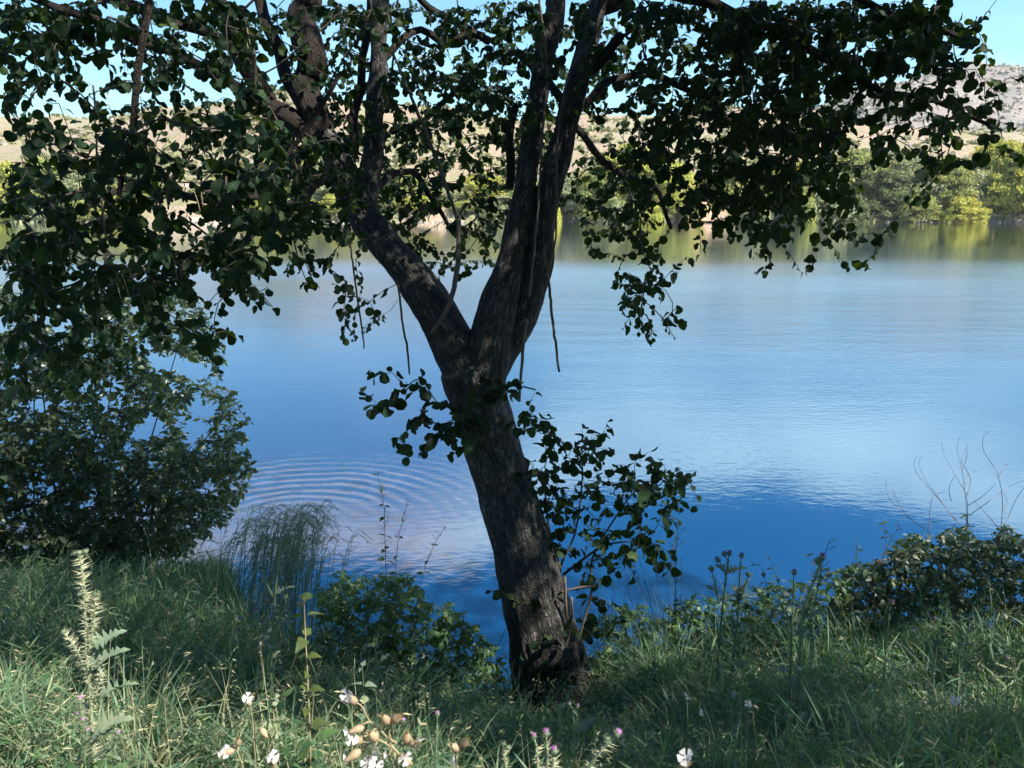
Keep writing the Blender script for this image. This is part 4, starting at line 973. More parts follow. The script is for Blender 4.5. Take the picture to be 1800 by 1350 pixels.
thistle('tall green thistle in front of the reed clump with a purple head at its tip', 2.9, [[(478, 1290), (476, 1180), (480, 1100), (484, 1040), (490, 985), (492, 958)], [(480, 1105), (498, 1075), (503, 1055)], [(481, 1050), (468, 1025), (462, 1010)]], [(492, 953, 1), (502, 1052, 0), (462, 1008, 0)], .017, .006, .9, 7)
thistle('branched thistle with four small purple heads left of the yellowish nettle', 2.6, [[(464, 1300), (468, 1230), (466, 1160), (463, 1140)], [(450, 1160), (452, 1100), (449, 1082)], [(446, 1150), (436, 1115), (427, 1095)], [(468, 1190), (470, 1130), (466, 1100)]], [(463, 1132, 1), (449, 1076, 1), (426, 1090, 1), (467, 1057, 1), (466, 1098, 1), (455, 1134, 1)], .013, .004, .8, 5)
thistle('thin thistle with one small purple head, leftmost of those beside the nettle', 2.6, [[(424, 1300), (421, 1200), (416, 1125)]], [(416, 1113, 1)], .012, .0035, .7, 3)
thistle('tall thistle by the water with three dark purple heads, right of the sapling', 3.3, [[(1256, 1260), (1262, 1170), (1268, 1090), (1278, 1000), (1280, 985)], [(1285, 1190), (1296, 1090), (1301, 1000), (1302, 988)], [(1264, 1060), (1257, 1025), (1252, 1008)], [(1276, 1010), (1268, 995)], [(1298, 1060), (1310, 1030), (1314, 1018)]], [(1281, 976, 1), (1272, 977, 1), (1302, 980, 1), (1265, 988, 1), (1251, 1003, 0), (1315, 1014, 0), (1303, 1040, 1), (1298, 1055, 1)], .021, .0072, 1.05, 10)
thistle('very tall woolly thistle with a bent tip in the right foreground', 2.5, [[(1392, 1370), (1396, 1280), (1404, 1180), (1408, 1100), (1420, 1050), (1435, 1010), (1442, 992)], [(1412, 1090), (1425, 1060), (1430, 1045)]], [(1444, 984, 1), (1436, 990, 0)], .019, .0078, 1.5, 12)
thistle('straight thistle with a single pale head beside the woolly one', 2.8, [[(1388, 1280), (1389, 1180), (1393, 1080), (1395, 1025)], [(1391, 1100), (1404, 1065), (1408, 1045)]], [(1395, 1010, 1), (1409, 1040, 0)], .018, .0062, 1.0, 8)
thistle('bare-stalked thistle in the right foreground just right of the woolly one', 2.3, [[(1418, 1380), (1420, 1290), (1424, 1200), (1428, 1130)]], [(1435, 1112, 1), (1428, 1124, 0)], .013, .005, .9, 6)
thistle('small thistle with a lilac head in the grass below the brambles', 3.0, [[(1553, 1200), (1558, 1130), (1563, 1080)]], [(1566, 1062, 1)], .015, .004, .7, 4)
thistle('small thistle with a lilac head, the one nearer the right edge below the brambles', 2.9, [[(1640, 1220), (1642, 1150), (1641, 1105)]], [(1642, 1090, 1)], .014, .004, .7, 4)
thistle('slim headless thistle stalk standing in the grass near the right edge', 2.9, [[(1682, 1240), (1686, 1150), (1689, 1080)]], [(1689, 1076, 0)], .011, .004, .8, 3)
thistle('blurred yellowish thistle at the bottom with three magenta heads', 1.25, [[(948, 1420), (945, 1350), (943, 1315)], [(948, 1400), (962, 1340), (960, 1308)], [(950, 1400), (972, 1345), (972, 1330)]], [(938, 1298, 1), (960, 1294, 1), (975, 1325, 1)], .0105, .0055, 1.1, 5, pale=True)
thistle('short spiky thistle bud at the bottom, left of the magenta heads', 1.25, [[(895, 1420), (890, 1360), (884, 1318)]], [(884, 1310, 0), (893, 1318, 0)], .009, .0055, 1.1, 4, pale=True)
thistle('leaning yellowish thistle with one lilac head at the bottom centre', 1.3, [[(1000, 1420), (1030, 1355), (1062, 1312), (1074, 1304)]], [(1081, 1292, 1), (1066, 1302, 0)], .0105, .006, 1.15, 5, pale=True)
thistle('pale thin thistle stalk with a closed pink bud at the bottom', 1.5, [[(765, 1420), (766, 1340), (768, 1275)]], [(769, 1258, 1)], .008, .003, .55, 3)
thistle('small pale thistle with two lilac buds in front of the trunk', 1.9, [[(1012, 1390), (1010, 1310), (1008, 1260)], [(1010, 1290), (1015, 1255)]], [(1002, 1240, 1), (1015, 1243, 1)], .009, .003, .8, 4)
thistle('grey-green thistle spike left of the trunk base', 2.6, [[(660, 1330), (662, 1240), (663, 1160)]], [(663, 1150, 0)], .012, .005, 1.1, 5)
thistle('little thistle with two pink heads behind the white flowers', 1.9, [[(700, 1350), (698, 1300), (702, 1275)]], [(696, 1268, 1), (707, 1268, 1)], .009, .003, .7, 3)

# white campions: stems, inflated tan calyxes, five notched petals
def petal_tmpl():
    prof = [(.06, 0), (.11, .3), (.32, .58), (.47, .80), (.40, 1.0), (.16, .98), (.0, .66)]
    return leaf_template(prof, .1, .12, 0)
def flower_me():
    a = Acc()
    for k in range(5):
        an = k*2*math.pi/5; d = np.array([math.cos(an+.12*(-1)**k), math.sin(an+.12*(-1)**k), (.55, .15, .8, .35, .1)[k]])
        scatter(a, petal_tmpl(), basis(d[None], np.array([[0, 0, 1.]])), np.array([[.06*math.cos(an), .06*math.sin(an), 0]]), np.array([.5]))
    me = a.mesh('flower'); me.materials.append(M['petal']); return me
FLOWER = flower_me()
def calyx_me():
    a = Acc(); prof = [(.06, 0), (.22, .12), (.30, .38), (.27, .62), (.17, .86), (.13, 1.0)]; n = 10
    V = [[r*(1+.06*(q % 2))*math.cos(q*2*math.pi/n), r*(1+.06*(q % 2))*math.sin(q*2*math.pi/n), z] for r, z in prof for q in range(n)]
    Q = [[i*n+q, i*n+(q+1) % n, (i+1)*n+(q+1) % n, (i+1)*n+q] for i in range(len(prof)-1) for q in range(n)]
    a.add(V, Q, None, .4)
    for q in range(5):
        an = q*2*math.pi/5; a.add([[.16*math.cos(an-.3), .16*math.sin(an-.3), 1], [.16*math.cos(an+.3), .16*math.sin(an+.3), 1], [.2*math.cos(an), .2*math.sin(an), 1.22]], None, [[0, 1, 2]], .5)
    me = a.mesh('calyx'); me.materials.append(M['calyx']); return me
CALYX = calyx_me()
def campion(label, Y, stems, cal, flw, w=.0022, cs=.024, fs=.0115):
    """cal: (px, py, dx, dy) calyx mouth direction on the photo; flw: (px, py)"""
    b = stems[0][0]; root = thing('white_campion', label, 'wildflower', base_of(b[0], b[1], Y), 'white flowers with puffed calyxes')
    for si, q in enumerate(stems):
        pts = np.array([P(c[0], c[1], Y+(c[2] if len(c) > 2 else 0)) for c in q])
        if si == 0 and pts[0][2] > root.location[2]: pts = np.vstack([[pts[0][0], pts[0][1]-.0, root.location[2]], pts])
        a = Acc(); path = smooth_path(pts, .01); tube(a, path, np.linspace(w, w*.6, len(path)), 7, .5); obj('stem', a, M['stemtan'], root)
    for px, py, dx, dy in cal:
        p = P(px, py, Y); z = unit(np.array([dx, -.35*abs(dx)-.2, -dy])); x = unit(np.cross(z, [.2, 1, .3])); s = cs*rng.uniform(.85, 1.15)
        q_ = min((c for st in stems for c in st), key=lambda c: (c[0]-px)**2+(c[1]-py)**2)
        a = Acc(); tube(a, [P(q_[0], q_[1], Y), p], [w*.5, w*.5], 5, .5); obj('flower_stalk', a, M['stemtan'], root)
        place(CALYX, 'calyx', np.stack([x, np.cross(z, x), z], -1)*s, p, root)
    for px, py in flw:
        p = P(px, py, Y-.012); z = unit(np.array([rng.normal()*.9, -.6, .35+rng.normal()*.5])); x = unit(np.cross(z, [.2, 1, .3])); s = fs*rng.uniform(.8, 1.1)
        q_ = min([(c[0], c[1]) for c in cal] + [(c[0], c[1]) for st in stems for c in st], key=lambda c: (c[0]-px)**2+(c[1]-py)**2)
        a = Acc(); tube(a, [P(q_[0], q_[1], Y), p-z*.003], [w*.5, w*.4], 5, .5); obj('flower_stalk', a, M['stemtan'], root)
        place(FLOWER, 'flower', np.stack([x, np.cross(z, x), z], -1)*s, p, root)
campion('branched white campion with many puffed tan calyxes at the bottom', 1.15,
        [[(715, 1440), (702, 1370), (688, 1310), (670, 1285), (650, 1268), (638, 1245), (632, 1238)], [(690, 1315), (665, 1300), (645, 1310), (632, 1318)], [(684, 1305), (684, 1285), (690, 1270)], [(688, 1310), (705, 1330), (718, 1340)], [(650, 1268), (630, 1276)], [(664, 1300), (655, 1322), (650, 1345)], [(686, 1300), (712, 1312), (726, 1306)]],
        [(627, 1236, -.5, -.8), (640, 1278, -1, .0), (642, 1297, -1, .1), (634, 1318, -1, .5), (691, 1268, .6, -.8), (684, 1272, -.4, -.9), (720, 1308, .9, -.5), (703, 1325, .9, .5), (655, 1335, -.2, .9), (714, 1305, .1, -1), (663, 1300, -.3, -.6)],
        [(611, 1222), (612, 1287), (618, 1300), (608, 1330), (663, 1318), (680, 1328), (735, 1300), (646, 1340), (660, 1344), (712, 1332)])
campion('white campion with one open bloom and tan bud, right of the branched one', 1.2, [[(798, 1440), (800, 1370), (805, 1325), (812, 1305)]], [(812, 1312, .4, -.9), (806, 1318, -.4, -.6)], [(799, 1334)])
campion('white campion bloom at the bottom edge beside the leaning thistle', 1.2, [[(1185, 1440), (1192, 1380), (1196, 1345)]], [(1194, 1348, .5, -.6)], [(1206, 1331)], fs=.014)
campion('drooping white campion at the bottom edge left of the nettle', 1.3, [[(440, 1440), (470, 1370), (485, 1345)], [(470, 1370), (478, 1335)]], [(481, 1345, -.2, -.9)], [(479, 1330)])
campion('white campion with a side-facing bloom and long tan calyx at the lower left', 1.35, [[(440, 1440), (430, 1360), (416, 1318)]], [(413, 1318, -1, .0), (418, 1310, .2, -1)], [(394, 1321)])
campion('thin campion stalk with a closed tan bud between thistle and nettle', 1.7, [[(454, 1400), (448, 1320), (443, 1260), (440, 1240)], [(447, 1300), (458, 1278)]], [(441, 1240, -.3, -.9), (458, 1280, .6, .5)], [(435, 1226)])
campion('small white campion deep in the grass right of the trunk', 2.2, [[(1215, 1330), (1216, 1270), (1214, 1228)]], [(1216, 1226, .9, .4)], [(1209, 1223)], .0018, .017, .013)
campion('small white campion at the foot of the woolly thistle', 2.2, [[(1330, 1340), (1326, 1280), (1322, 1242)]], [(1324, 1240, .9, .3)], [(1316, 1236)], .0018, .017, .013)
campion('small nodding white campion near the middle of the right-hand grass', 2.1, [[(1240, 1340), (1238, 1290), (1236, 1255)]], [(1237, 1250, -.3, .9)], [(1234, 1252)], .0018, .016, .010)
campion('small white campion in the grass toward the right edge', 2.2, [[(1690, 1330), (1686, 1280), (1682, 1240)]], [(1682, 1240, .5, -.8)], [(1680, 1231)], .0018, .014, .015)
# round pale seed heads at the right
BALL = Acc(); bd = rand_dirs(120)
BV = [[math.sin(t)*math.cos(p), math.sin(t)*math.sin(p), math.cos(t)] for t in np.linspace(.15, 3.0, 7) for p in np.arange(10)*.6283]
BALL.add(BV, [[i*10+q, i*10+(q+1) % 10, (i+1)*10+(q+1) % 10, (i+1)*10+q] for i in range(6) for q in range(10)], None, .5)
scatter(BALL, (SPINE[0]*np.array([1.6, 1, 1.6]), E4, SPINE[2]), basis(bd, rand_dirs(120))*.35, bd*.92, rng.uniform(0, 1, 120))
BALL = BALL.mesh('seed_head'); BALL.materials.append(M['straw'])
for (px, py), lab in (((1661, 1155), 'round pale seed head, highest one in the grass near the right edge'), ((1718, 1177), 'round pale seed head beside the two lying calyxes at the right'), ((1771, 1157), 'round pale seed head closest to the right edge'), ((1745, 1196), 'smallest and lowest round pale seed head at the right')):
    Y = 2.5; r_ = thing('seed_head_plant', lab, 'seed head', base_of(px-6, py+160, Y-.1), 'round pale seed heads'); a = Acc()
    tp_ = P(px, py, Y); b0 = np.array(r_.location); tube(a, smooth_path([b0, (b0+tp_)/2+[.01, 0, .03], tp_], .03), .0016, 6, .5); obj('stem', a, M['stemgreen'], r_)
    place(BALL, 'seed_head', np.eye(3)*.0095*rng.uniform(.85, 1.15), tp_, r_)

# leafy upright stalks: nettle-like plants and weeds reaching over the water
def stalk(name, label, cat, Y, pts_px, tmpl, mat, stem_mat, n, size, group=None, w=.003, top=.3, pods=0, twigs=0, first=.1, droop=.25, pairs=True):
    b = pts_px[0]; root = thing(name, label, cat, base_of(b[0], b[1], Y), group)
    pts = np.array([P(c[0], c[1], Y) for c in pts_px]); pts = np.vstack([[pts[0][0], pts[0][1], root.location[2]], pts]) if pts[0][2] > root.location[2]+.02 else pts
    path = smooth_path(pts, .015); a = Acc(); tube(a, path, np.linspace(w, w*.35, len(path)), 7, rng.uniform(), wob=.06); obj('stem', a, stem_mat, root)
    if n:
        me = tmesh('leaf', tmpl, mat)
        u = np.linspace(first, .99, n)+rng.uniform(-.012, .012, n); p0, tn, _ = frames_on(path, np.clip(u, 0, 1))
        for i in range(n):
            an0 = (i % 2)*1.57+rng.uniform(-.4, .4)
            for k in range(2 if pairs else 1):
                an = an0+k*math.pi if pairs else i*2.4; d = unit(np.array([math.cos(an), math.sin(an), .15-droop+rng.normal()*.25])+tn[i]*.25)
                s = size*np.interp(u[i], [0, .3, .75, 1], [.8, 1, .7, top])*rng.uniform(.75, 1.2)
                place(me, 'leaf', basis(d[None], np.array([[0, 0, 1.]])+rng.normal(size=(1, 3))*.35)[0]*s, p0[i], root)
    if pods:
        a = Acc(); u = rng.uniform(.45, 1, pods); p0, tn, _ = frames_on(path, u)
        for i in range(pods):
            d = unit(rand_dirs(1)[0]+[0, 0, .5]); e = p0[i]+d*rng.uniform(.012, .035); tube(a, [p0[i], e], [.0005, .0005], 3, .5, cap=False)
            tube(a, [e, e+d*.003, e+d*.006], [.0008, .0022, .0008], 5, rng.uniform())
        tag(obj('seed_pods', a, stem_mat, root), kind='stuff')
    if twigs:
        a = Acc(); u = rng.uniform(.35, 1, twigs); p0, tn, L = frames_on(path, u)
        for i in range(twigs):
            d = unit(rand_dirs(1)[0]*[1, 1, .4]+tn[i]*.8); l = rng.uniform(.03, .09)*(1.25-u[i]*.5)
            e = p0[i]+d*l; tube(a, [p0[i], p0[i]+d*l*.5+[0, 0, .004], e], [.0011, .0009, .0006], 4, .5)
            for k in range(5):
                q = p0[i]+d*l*rng.uniform(.3, 1); dd = unit(rand_dirs(1)[0]+d*.6+[0, 0, .3]); tube(a, [q, q+dd*rng.uniform(.008, .022)], [.0008, .0011], 4, rng.uniform())
        tag(obj('seed_twigs', a, stem_mat, root), kind='stuff')
    return root
NW = 'slender weed stalks reaching over the water'
stalk('nettle', 'yellowish nettle-like plant with big toothed leaves left of the white flowers', 'nettle', 1.95, [(548, 1400), (545, 1300), (541, 1200), (537, 1120), (534, 1050)], NETTLE, M['yweed'], M['stemtan'], 14, .056, None, .0042, .9, first=.10, droop=.15)
stalk('nettle', 'low dark nettle with broad leaves at the bottom under the yellowish one', 'nettle', 1.75, [(552, 1420), (555, 1340), (553, 1300)], NETTLE, M['weed'], M['stemgreen'], 7, .062, None, .003, .8, first=.2)
stalk('nettle', 'short broad-leaved nettle just left of the yellowish one', 'nettle', 1.85, [(505, 1360), (502, 1280), (500, 1225)], NETTLE, M['weed'], M['stemgreen'], 6, .055, None, .003, .8, first=.3)
stalk('tall_weed', 'tallest slender weed stalk over the ripples left of the trunk', 'weed', 3.75, [(684, 1130), (680, 1040), (677, 960), (675, 890), (668, 850), (660, 828)], OVATE, M['weed'], M['stemdark'], 17, .060, NW, .0032, .25, 60, first=.03)
stalk('tall_weed', 'second slender weed stalk, a little right of the tallest over the ripples', 'weed', 3.75, [(696, 1120), (695, 1020), (700, 950), (709, 910), (718, 880)], OVATE, M['weed'], M['stemdark'], 13, .052, NW, .0028, .2, 50, first=.03)
stalk('tall_weed', 'weed stalk leaning right toward the trunk over the ripples', 'weed', 3.75, [(722, 1120), (735, 1050), (748, 995), (765, 955), (784, 924)], OVATE, M['weed'], M['stemdark'], 12, .052, NW, .0028, .25, 45, first=.03)
stalk('tall_weed', 'short knobbly weed spike left of the tallest weed stalk', 'weed', 3.7, [(632, 1120), (628, 1060), (624, 990)], SMALL, M['weed'], M['stemgreen'], 13, .035, NW, .003, .5, 15, first=.03)
stalk('tall_weed', 'short dark-tipped weed beside the tallest weed stalk', 'weed', 3.7, [(678, 1130), (676, 1040), (668, 975)], OVATE, M['weed'], M['stemgreen'], 10, .048, NW, .003, .4, 0, first=.03)
BUSHY = {598: 'bushy green weed just right of the tall grass clump', 612: 'bushy green weed between the grass clump and the knobbly spike', 646: 'bushy green weed directly under the tallest weed stalk',
 655: 'bushy weed leaning left, in front of the tallest weed stalk', 706: 'bushy weed between the second slender stalk and the one leaning right', 744: 'bushy low weed at the foot of the stalk leaning right', 585: 'bushy green weed at the right foot of the tall grass clump'}
for px, ty, dx, nn in ((598, 1040, -12, 9), (612, 1030, 4, 9), (646, 1020, 6, 9), (655, 1050, -6, 8), (706, 1040, 8, 8), (744, 1070, 14, 8), (585, 1060, -4, 8)):
    stalk('tall_weed', BUSHY[px], 'weed', 3.8, [(px, 1150), (px+dx*.4, 1090), (px+dx, ty)], OVATE, M['weed'], M['stemgreen'], nn, .055, NW, .0028, .5, 0, first=.03)
WILD = []
for k in range(78):
    Y = rng.uniform(1.9, 4.4) if k < 44 else rng.uniform(3.4, 4.5); px = rng.uniform(-20, 1820); x = P(px, 1150, Y)[0]; z = float(ground_z(np.array(x), np.array(Y)))
    if z < WATER_Z+.35 or (k >= 44 and 780 < px < 1020): continue
    h = rng.uniform(.28, .55) if k < 44 else rng.uniform(.45, .72); q = proj(np.array([[x, Y, z]])); t = proj(np.array([[x+rng.normal()*.07, Y, z+h]]))
    zi = int(np.searchsorted([260, 430, 600, 860, 1060, 1250, 1380, 1480, 1650], q[0][0]))
    lab = ('oval-leaved', 'toothed', 'narrow-leaved')[k % 3] + ' weed ' + ('low and near ', 'further back ')[int(Y > 2.7)] + (
        'beside the tall pale thistle', 'between the pale thistle and the nettle', 'around the yellowish nettle', 'behind the white flowers', 'in front of the leaning trunk', 'right of the trunk base',
        'below the dark-headed thistle', 'by the woolly thistle', 'under the left end of the brambles', 'below the bare grey twigs')[zi]
    WILD.append((q[0][0], stalk('wild_weed', lab, 'weed', Y, [(q[0][0], q[1][0]), ((q[0][0]+t[0][0])/2+rng.normal()*5, (q[1][0]+t[1][0])/2), (t[0][0], t[1][0])],
          (OVATE, NETTLE, WILLOW)[k % 3], M[('weed', 'bramble', 'weed', 'thistle')[k % 4]], M['stemgreen'], int(rng.uniform(6, 11)), rng.uniform(.045, .085), 'leafy weeds standing in the grass', .0024, .45, 12 if k % 4 == 1 else 0, 0, .08, rng.uniform(-.2, .4))))
for lab in {o['label'] for _, o in WILD}:
    same = sorted([(x, o) for x, o in WILD if o['label'] == lab], key=lambda t: t[0])
    if len(same) > 1:
        for i, (x, o) in enumerate(same): o['label'] = lab + ', ' + ('leftmost' if i == 0 else 'rightmost' if i == len(same)-1 else ('second', 'third', 'fourth', 'fifth', 'sixth', 'seventh')[i-1] + ' from left') + ' of ' + str(len(same))
stalk('dry_weed', 'dark dry seed stalk with a bushy brown top right of the sapling', 'dry weed', 4.1, [(1187, 1120), (1187, 1040), (1188, 980), (1191, 925)], OVATE, M['deadtwig'], M['stemdark'], 0, .02, None, .0045, .3, 0, 34)
stalk('dry_weed', 'dark bare seed stalk leaning right in front of the brambles', 'dry weed', 3.7, [(1420, 1130), (1432, 1060), (1446, 990), (1458, 950)], OVATE, M['deadtwig'], M['stemdark'], 0, .02, None, .004, .3, 0, 16)
stalk('dry_weed', 'dark brown branched seed stalk rising out of the left of the brambles', 'dry weed', 4.2, [(1528, 1060), (1545, 1000), (1560, 960), (1580, 925)], OVATE, M['deadtwig'], M['stemdark'], 0, .02, None, .004, .3, 0, 18)
BR = 'leafy shoots rising from the bramble bank'
for lab, Y, q, nn, sz in (
 ('leafy shoot with paired leaves left of the brambles, against the blue water', 4.0, [(1498, 1110), (1502, 1040), (1506, 955)], 11, .046),
 ('tall leafy shoot topping the left end of the brambles', 4.2, [(1556, 1040), (1560, 980), (1552, 915)], 9, .042),
 ('leafy shoot with broad leaves in the middle of the brambles', 4.2, [(1608, 1040), (1622, 980), (1632, 920)], 8, .06),
 ('bramble shoot hung with dark leaves near its tip', 4.2, [(1702, 1030), (1700, 960), (1698, 905)], 7, .052),
 ('bramble shoot with large rounded drooping leaves near the right edge', 4.1, [(1784, 1040), (1782, 980), (1776, 945)], 6, .07),
 ('thin leafy shoot between the tall thistle and the brambles, leaning left', 3.9, [(1372, 1110), (1352, 1050), (1340, 1000), (1328, 992)], 7, .045),
 ('thin leafy shoot leaning left with a pointed tip, next to the woolly thistle', 3.9, [(1386, 1100), (1370, 1030), (1350, 978)], 6, .045),
 ('leafy shoot arching between the woolly thistle and the brambles', 3.9, [(1470, 1080), (1462, 1020), (1425, 985), (1416, 975)], 7, .045),
 ('leafy shoot with a nodding tip in the right half of the brambles', 4.2, [(1722, 1020), (1716, 960), (1705, 925), (1690, 900)], 6, .04),
 ('low leafy bramble shoot between the two bare twig fans', 4.2, [(1660, 1030), (1664, 975), (1660, 940)], 7, .045)):
    stalk('bramble_shoot', lab, 'shoot', Y, q, OVATE, M['bramble'], M['stemdark'], int(nn*1.7), sz*1.3, BR, .0032, .55, first=.25)
# bare dead shrub: fans of thin twigs
ds = thing('bare_shrub', 'leafless shrub with thin grey curving twigs above the brambles at the right', 'shrub', base_of(1715, 1060, 4.5))
for q in ([(1700, 1060), (1700, 960), (1700, 880), (1685, 845), (1660, 800), (1655, 778)], [(1700, 960), (1699, 900), (1692, 830), (1682, 790), (1688, 768)], [(1755, 1050), (1758, 950), (1762, 880), (1752, 830), (1730, 795), (1728, 770), (1738, 758)],
          [(1757, 950), (1772, 910), (1785, 880), (1800, 858), (1825, 840)], [(1690, 925), (1665, 895), (1635, 860), (1610, 830), (1607, 812), (1612, 800)], [(1680, 915), (1650, 875), (1625, 840), (1615, 815), (1619, 802)],
          [(1625, 930), (1600, 912), (1575, 890), (1558, 865), (1558, 845), (1562, 838)], [(1600, 912), (1580, 885), (1570, 862)], [(1705, 905), (1740, 880), (1775, 855), (1800, 845)], [(1757, 930), (1735, 905), (1712, 880)], [(1632, 940), (1636, 885), (1645, 870), (1662, 864)],
          [(1700, 890), (1730, 870), (1750, 850)], [(1754, 840), (1765, 820), (1772, 816)], [(1696, 850), (1705, 830), (1720, 829)], [(1690, 830), (1700, 800), (1698, 786)], [(1700, 870), (1706, 845), (1700, 828), (1690, 808), (1702, 782)], [(1672, 880), (1668, 860), (1675, 842), (1688, 832)], [(1762, 900), (1770, 880), (1764, 866)], [(1640, 940), (1602, 990), (1594, 960), (1600, 935)]):
    for dY in (0,):
        pth = smooth_path([P(x, y, 4.5+.15*math.sin(x*.1)) for x, y in q], .03); a = Acc(); tube(a, pth, np.linspace(.0032 if q[0][1] > 1000 else .0021, .0009, len(pth)), 6, .5, wob=.05); obj('twig', a, M['deadtwig'], ds)

# tall grass clump at the water, feathery tops bending right
def panicle(a, path, n, ln, mat_r):
    u = rng.uniform(.0, 1, n)**.8; p0, tn, L = frames_on(path, 1-.30*u)
    for i in range(n):
        d = unit(tn[i]*.8+rand_dirs(1)[0]*.5+[.15, 0, -.25]); e = p0[i]+d*ln*rng.uniform(.5, 1.2)
        w_ = unit(np.cross(d, rand_dirs(1)[0]))*.0019
        a.add([p0[i]-w_*.3, p0[i]+w_*.3, (p0[i]+e)/2+w_, e, (p0[i]+e)/2-w_], [[0, 1, 2, 4]], [[4, 2, 3]], mat_r)
gc = thing('tall_grass_clump', 'clump of tall feathery grass at the ripples, leaning right', 'grass clump', base_of(480, 1090, 4.9))
for k in range(210):
    bx = rng.normal(465, 45); ht = rng.uniform(60, 190) if rng.uniform() < .3 else rng.uniform(130, 195); dx = rng.uniform(5, 70); Y = rng.uniform(4.5, 5.5)
    b = P(bx, 1080, Y); b[2] = float(ground_z(b[0], b[1]))-.02; ty = 1085-ht
    tp_ = P(bx+dx, ty, Y); mid = b*.45+tp_*.55 + np.array([-.02-.0006*dx, 0, .03]); pth = smooth_path([b, mid, tp_, tp_+np.array([.05+dx*.0015, 0, -.02])], .04)
    a = Acc(); tube(a, pth, np.linspace(.0034, .0009, len(pth)), 4, rng.uniform()); panicle(a, pth, 30, .055, rng.uniform(.4, 1)); obj('stalk', a, M['reed'], gc)
    if True:
        a = Acc(); e = b+np.array([rng.normal()*.25, rng.normal()*.15, rng.uniform(.35, .75)]); pp = smooth_path([b, (b+e)/2+[0, 0, .08], e], .06); n_ = len(pp); w_ = np.linspace(.0055, .0008, n_)
        a.add(np.stack([pp-[1, .3, 0]*w_[:, None], pp+[1, .3, 0]*w_[:, None]], 1).reshape(-1, 3), [[2*i, 2*i+1, 2*i+3, 2*i+2] for i in range(n_-1)], None, rng.uniform()); obj('blade', a, M['reed'], gc)
wg = thing('water_grass', 'few thin dark grass stems against the deep blue water right of the sapling', 'grass clump', base_of(1110, 1110, 4.2))
for k in range(34):
    bx = rng.uniform(1060, 1200) if k < 24 else rng.uniform(1290, 1350); ty = rng.uniform(960, 1070); Y = rng.uniform(4.0, 4.5); b = P(bx, 1120, Y); tp_ = P(bx+rng.uniform(-40, 15), ty, Y)
    pth = smooth_path([b, (b+tp_)/2+[.01, 0, .01], tp_], .04); a = Acc(); tube(a, pth, np.linspace(.0018, .0005, len(pth)), 4, rng.uniform()); panicle(a, pth, 14, .014, .3); obj('stalk', a, M['stemdark' if k % 2 else 'reed'], wg)

# ------------------------------------------------------------------ ground cover: grass, seed heads, small leaves
def blades(n, ymin, ymax, L, wd, lean, mat, name, label, rnd=(0, 1), keep=None, K=5, clump=.5, pw=1.0):
    pts = []
    while sum(len(p) for p in pts) < n:
        y = ymin + (ymax-ymin)*rng.uniform(0, 1, n)**pw; x = rng.uniform(-1, 1, n)*(.78*y+.9)
        c = fbm2(x, y, .35, 3, 11); ok = c > clump*rng.uniform(.6, 1.25, n)
        z = ground_z(x, y); ok &= z > WATER_Z+.10
        if keep is not None: ok &= keep(x, y)
        pts.append(np.stack([x, y, z], -1)[ok])
    p = np.concatenate(pts)[:n]; c = fbm2(p[:, 0], p[:, 1], .5, 3, 21)
    ln = rng.uniform(L[0], L[1], n)*(.55+.9*c)*(1-.55*np.exp(-((p[:, 0]-.18)/.42)**2-((p[:, 1]-3.4)/.75)**2)); az = rng.uniform(0, 2*math.pi, n)+1.5*np.sin(p[:, 0]*3+p[:, 1]*2)
    le = rng.uniform(lean[0], lean[1], n); t = np.linspace(0, 1, K)
    d = np.stack([np.cos(az), np.sin(az), np.zeros(n)], -1)
    up = np.sqrt(np.clip(1-(le*.6)**2, .05, 1))
    C = p[:, None] + d[:, None]*(ln*le)[:, None, None]*(t**1.8)[None, :, None] + np.array([0, 0, 1.])*(ln*up)[:, None, None]*(t-.45*np.minimum(le[:, None], 1.3)*t**2.6)[..., None]
    wv = np.cross(d, [0, 0, 1.])+rng.normal(size=(n, 3))*.35; wv = unit(wv)
    wt_ = wd*rng.uniform(.6, 1.4, n)[:, None]*np.array([.7, 1, .9, .6, .08])[None, :K]
    V = np.stack([C-wv[:, None]*wt_[..., None], C+wv[:, None]*wt_[..., None]], 2).reshape(-1, 3)
    off = (np.arange(n)*K*2)[:, None, None]; q = np.array([[2*i, 2*i+1, 2*i+3, 2*i+2] for i in range(K-1)])
    a = Acc(); r = np.clip(rng.uniform(rnd[0], rnd[1], n)*.75+c*.25, 0, .995); a.add(V, (q[None]+off).reshape(-1, 4), None, np.repeat(r, K*2))
    tag(obj(name, a, mat), label, kind='stuff'); return C[:, -1], d
lit = lambda x, y: np.ones_like(x, bool)
blades(60000, 1.2, 4.8, (.10, .40), .0020, (.35, 1.45), M['grass'], 'grass', 'thick green grass on the bank', keep=None, clump=.38, pw=.9)
blades(24000, 4.2, 7.0, (.15, .36), .0028, (.2, 1.0), M['grass'], 'grass', 'grass on the left part of the bank', keep=lambda x, y: x < -.6, clump=.3)
blades(5200, 1.3, 4.6, (.10, .34), .0016, (.5, 1.6), M['straw'], 'dead_grass', 'bleached dead grass blades among the green', rnd=(0, 1), clump=.52)
blades(2600, 1.5, 5.5, (.35, .62), .0026, (.15, .8), M['grass'], 'grass', 'taller single grass blades', rnd=(0, .9), clump=.5, keep=lambda x, y: ~((x > -1.6) & (x < -.8) & (y < 2.1)))
blades(2200, 3.4, 4.9, (.45, .80), .0024, (.1, .8), M['grass'], 'bank_edge_grass', 'tall grass along the crest of the bank', rnd=(0, .9), clump=.45)
blades(7000, 1.3, 4.4, (.10, .26), .0032, (.7, 1.5), M['grass'], 'grass', 'broad bent grass blades', rnd=(.45, 1), clump=.4)
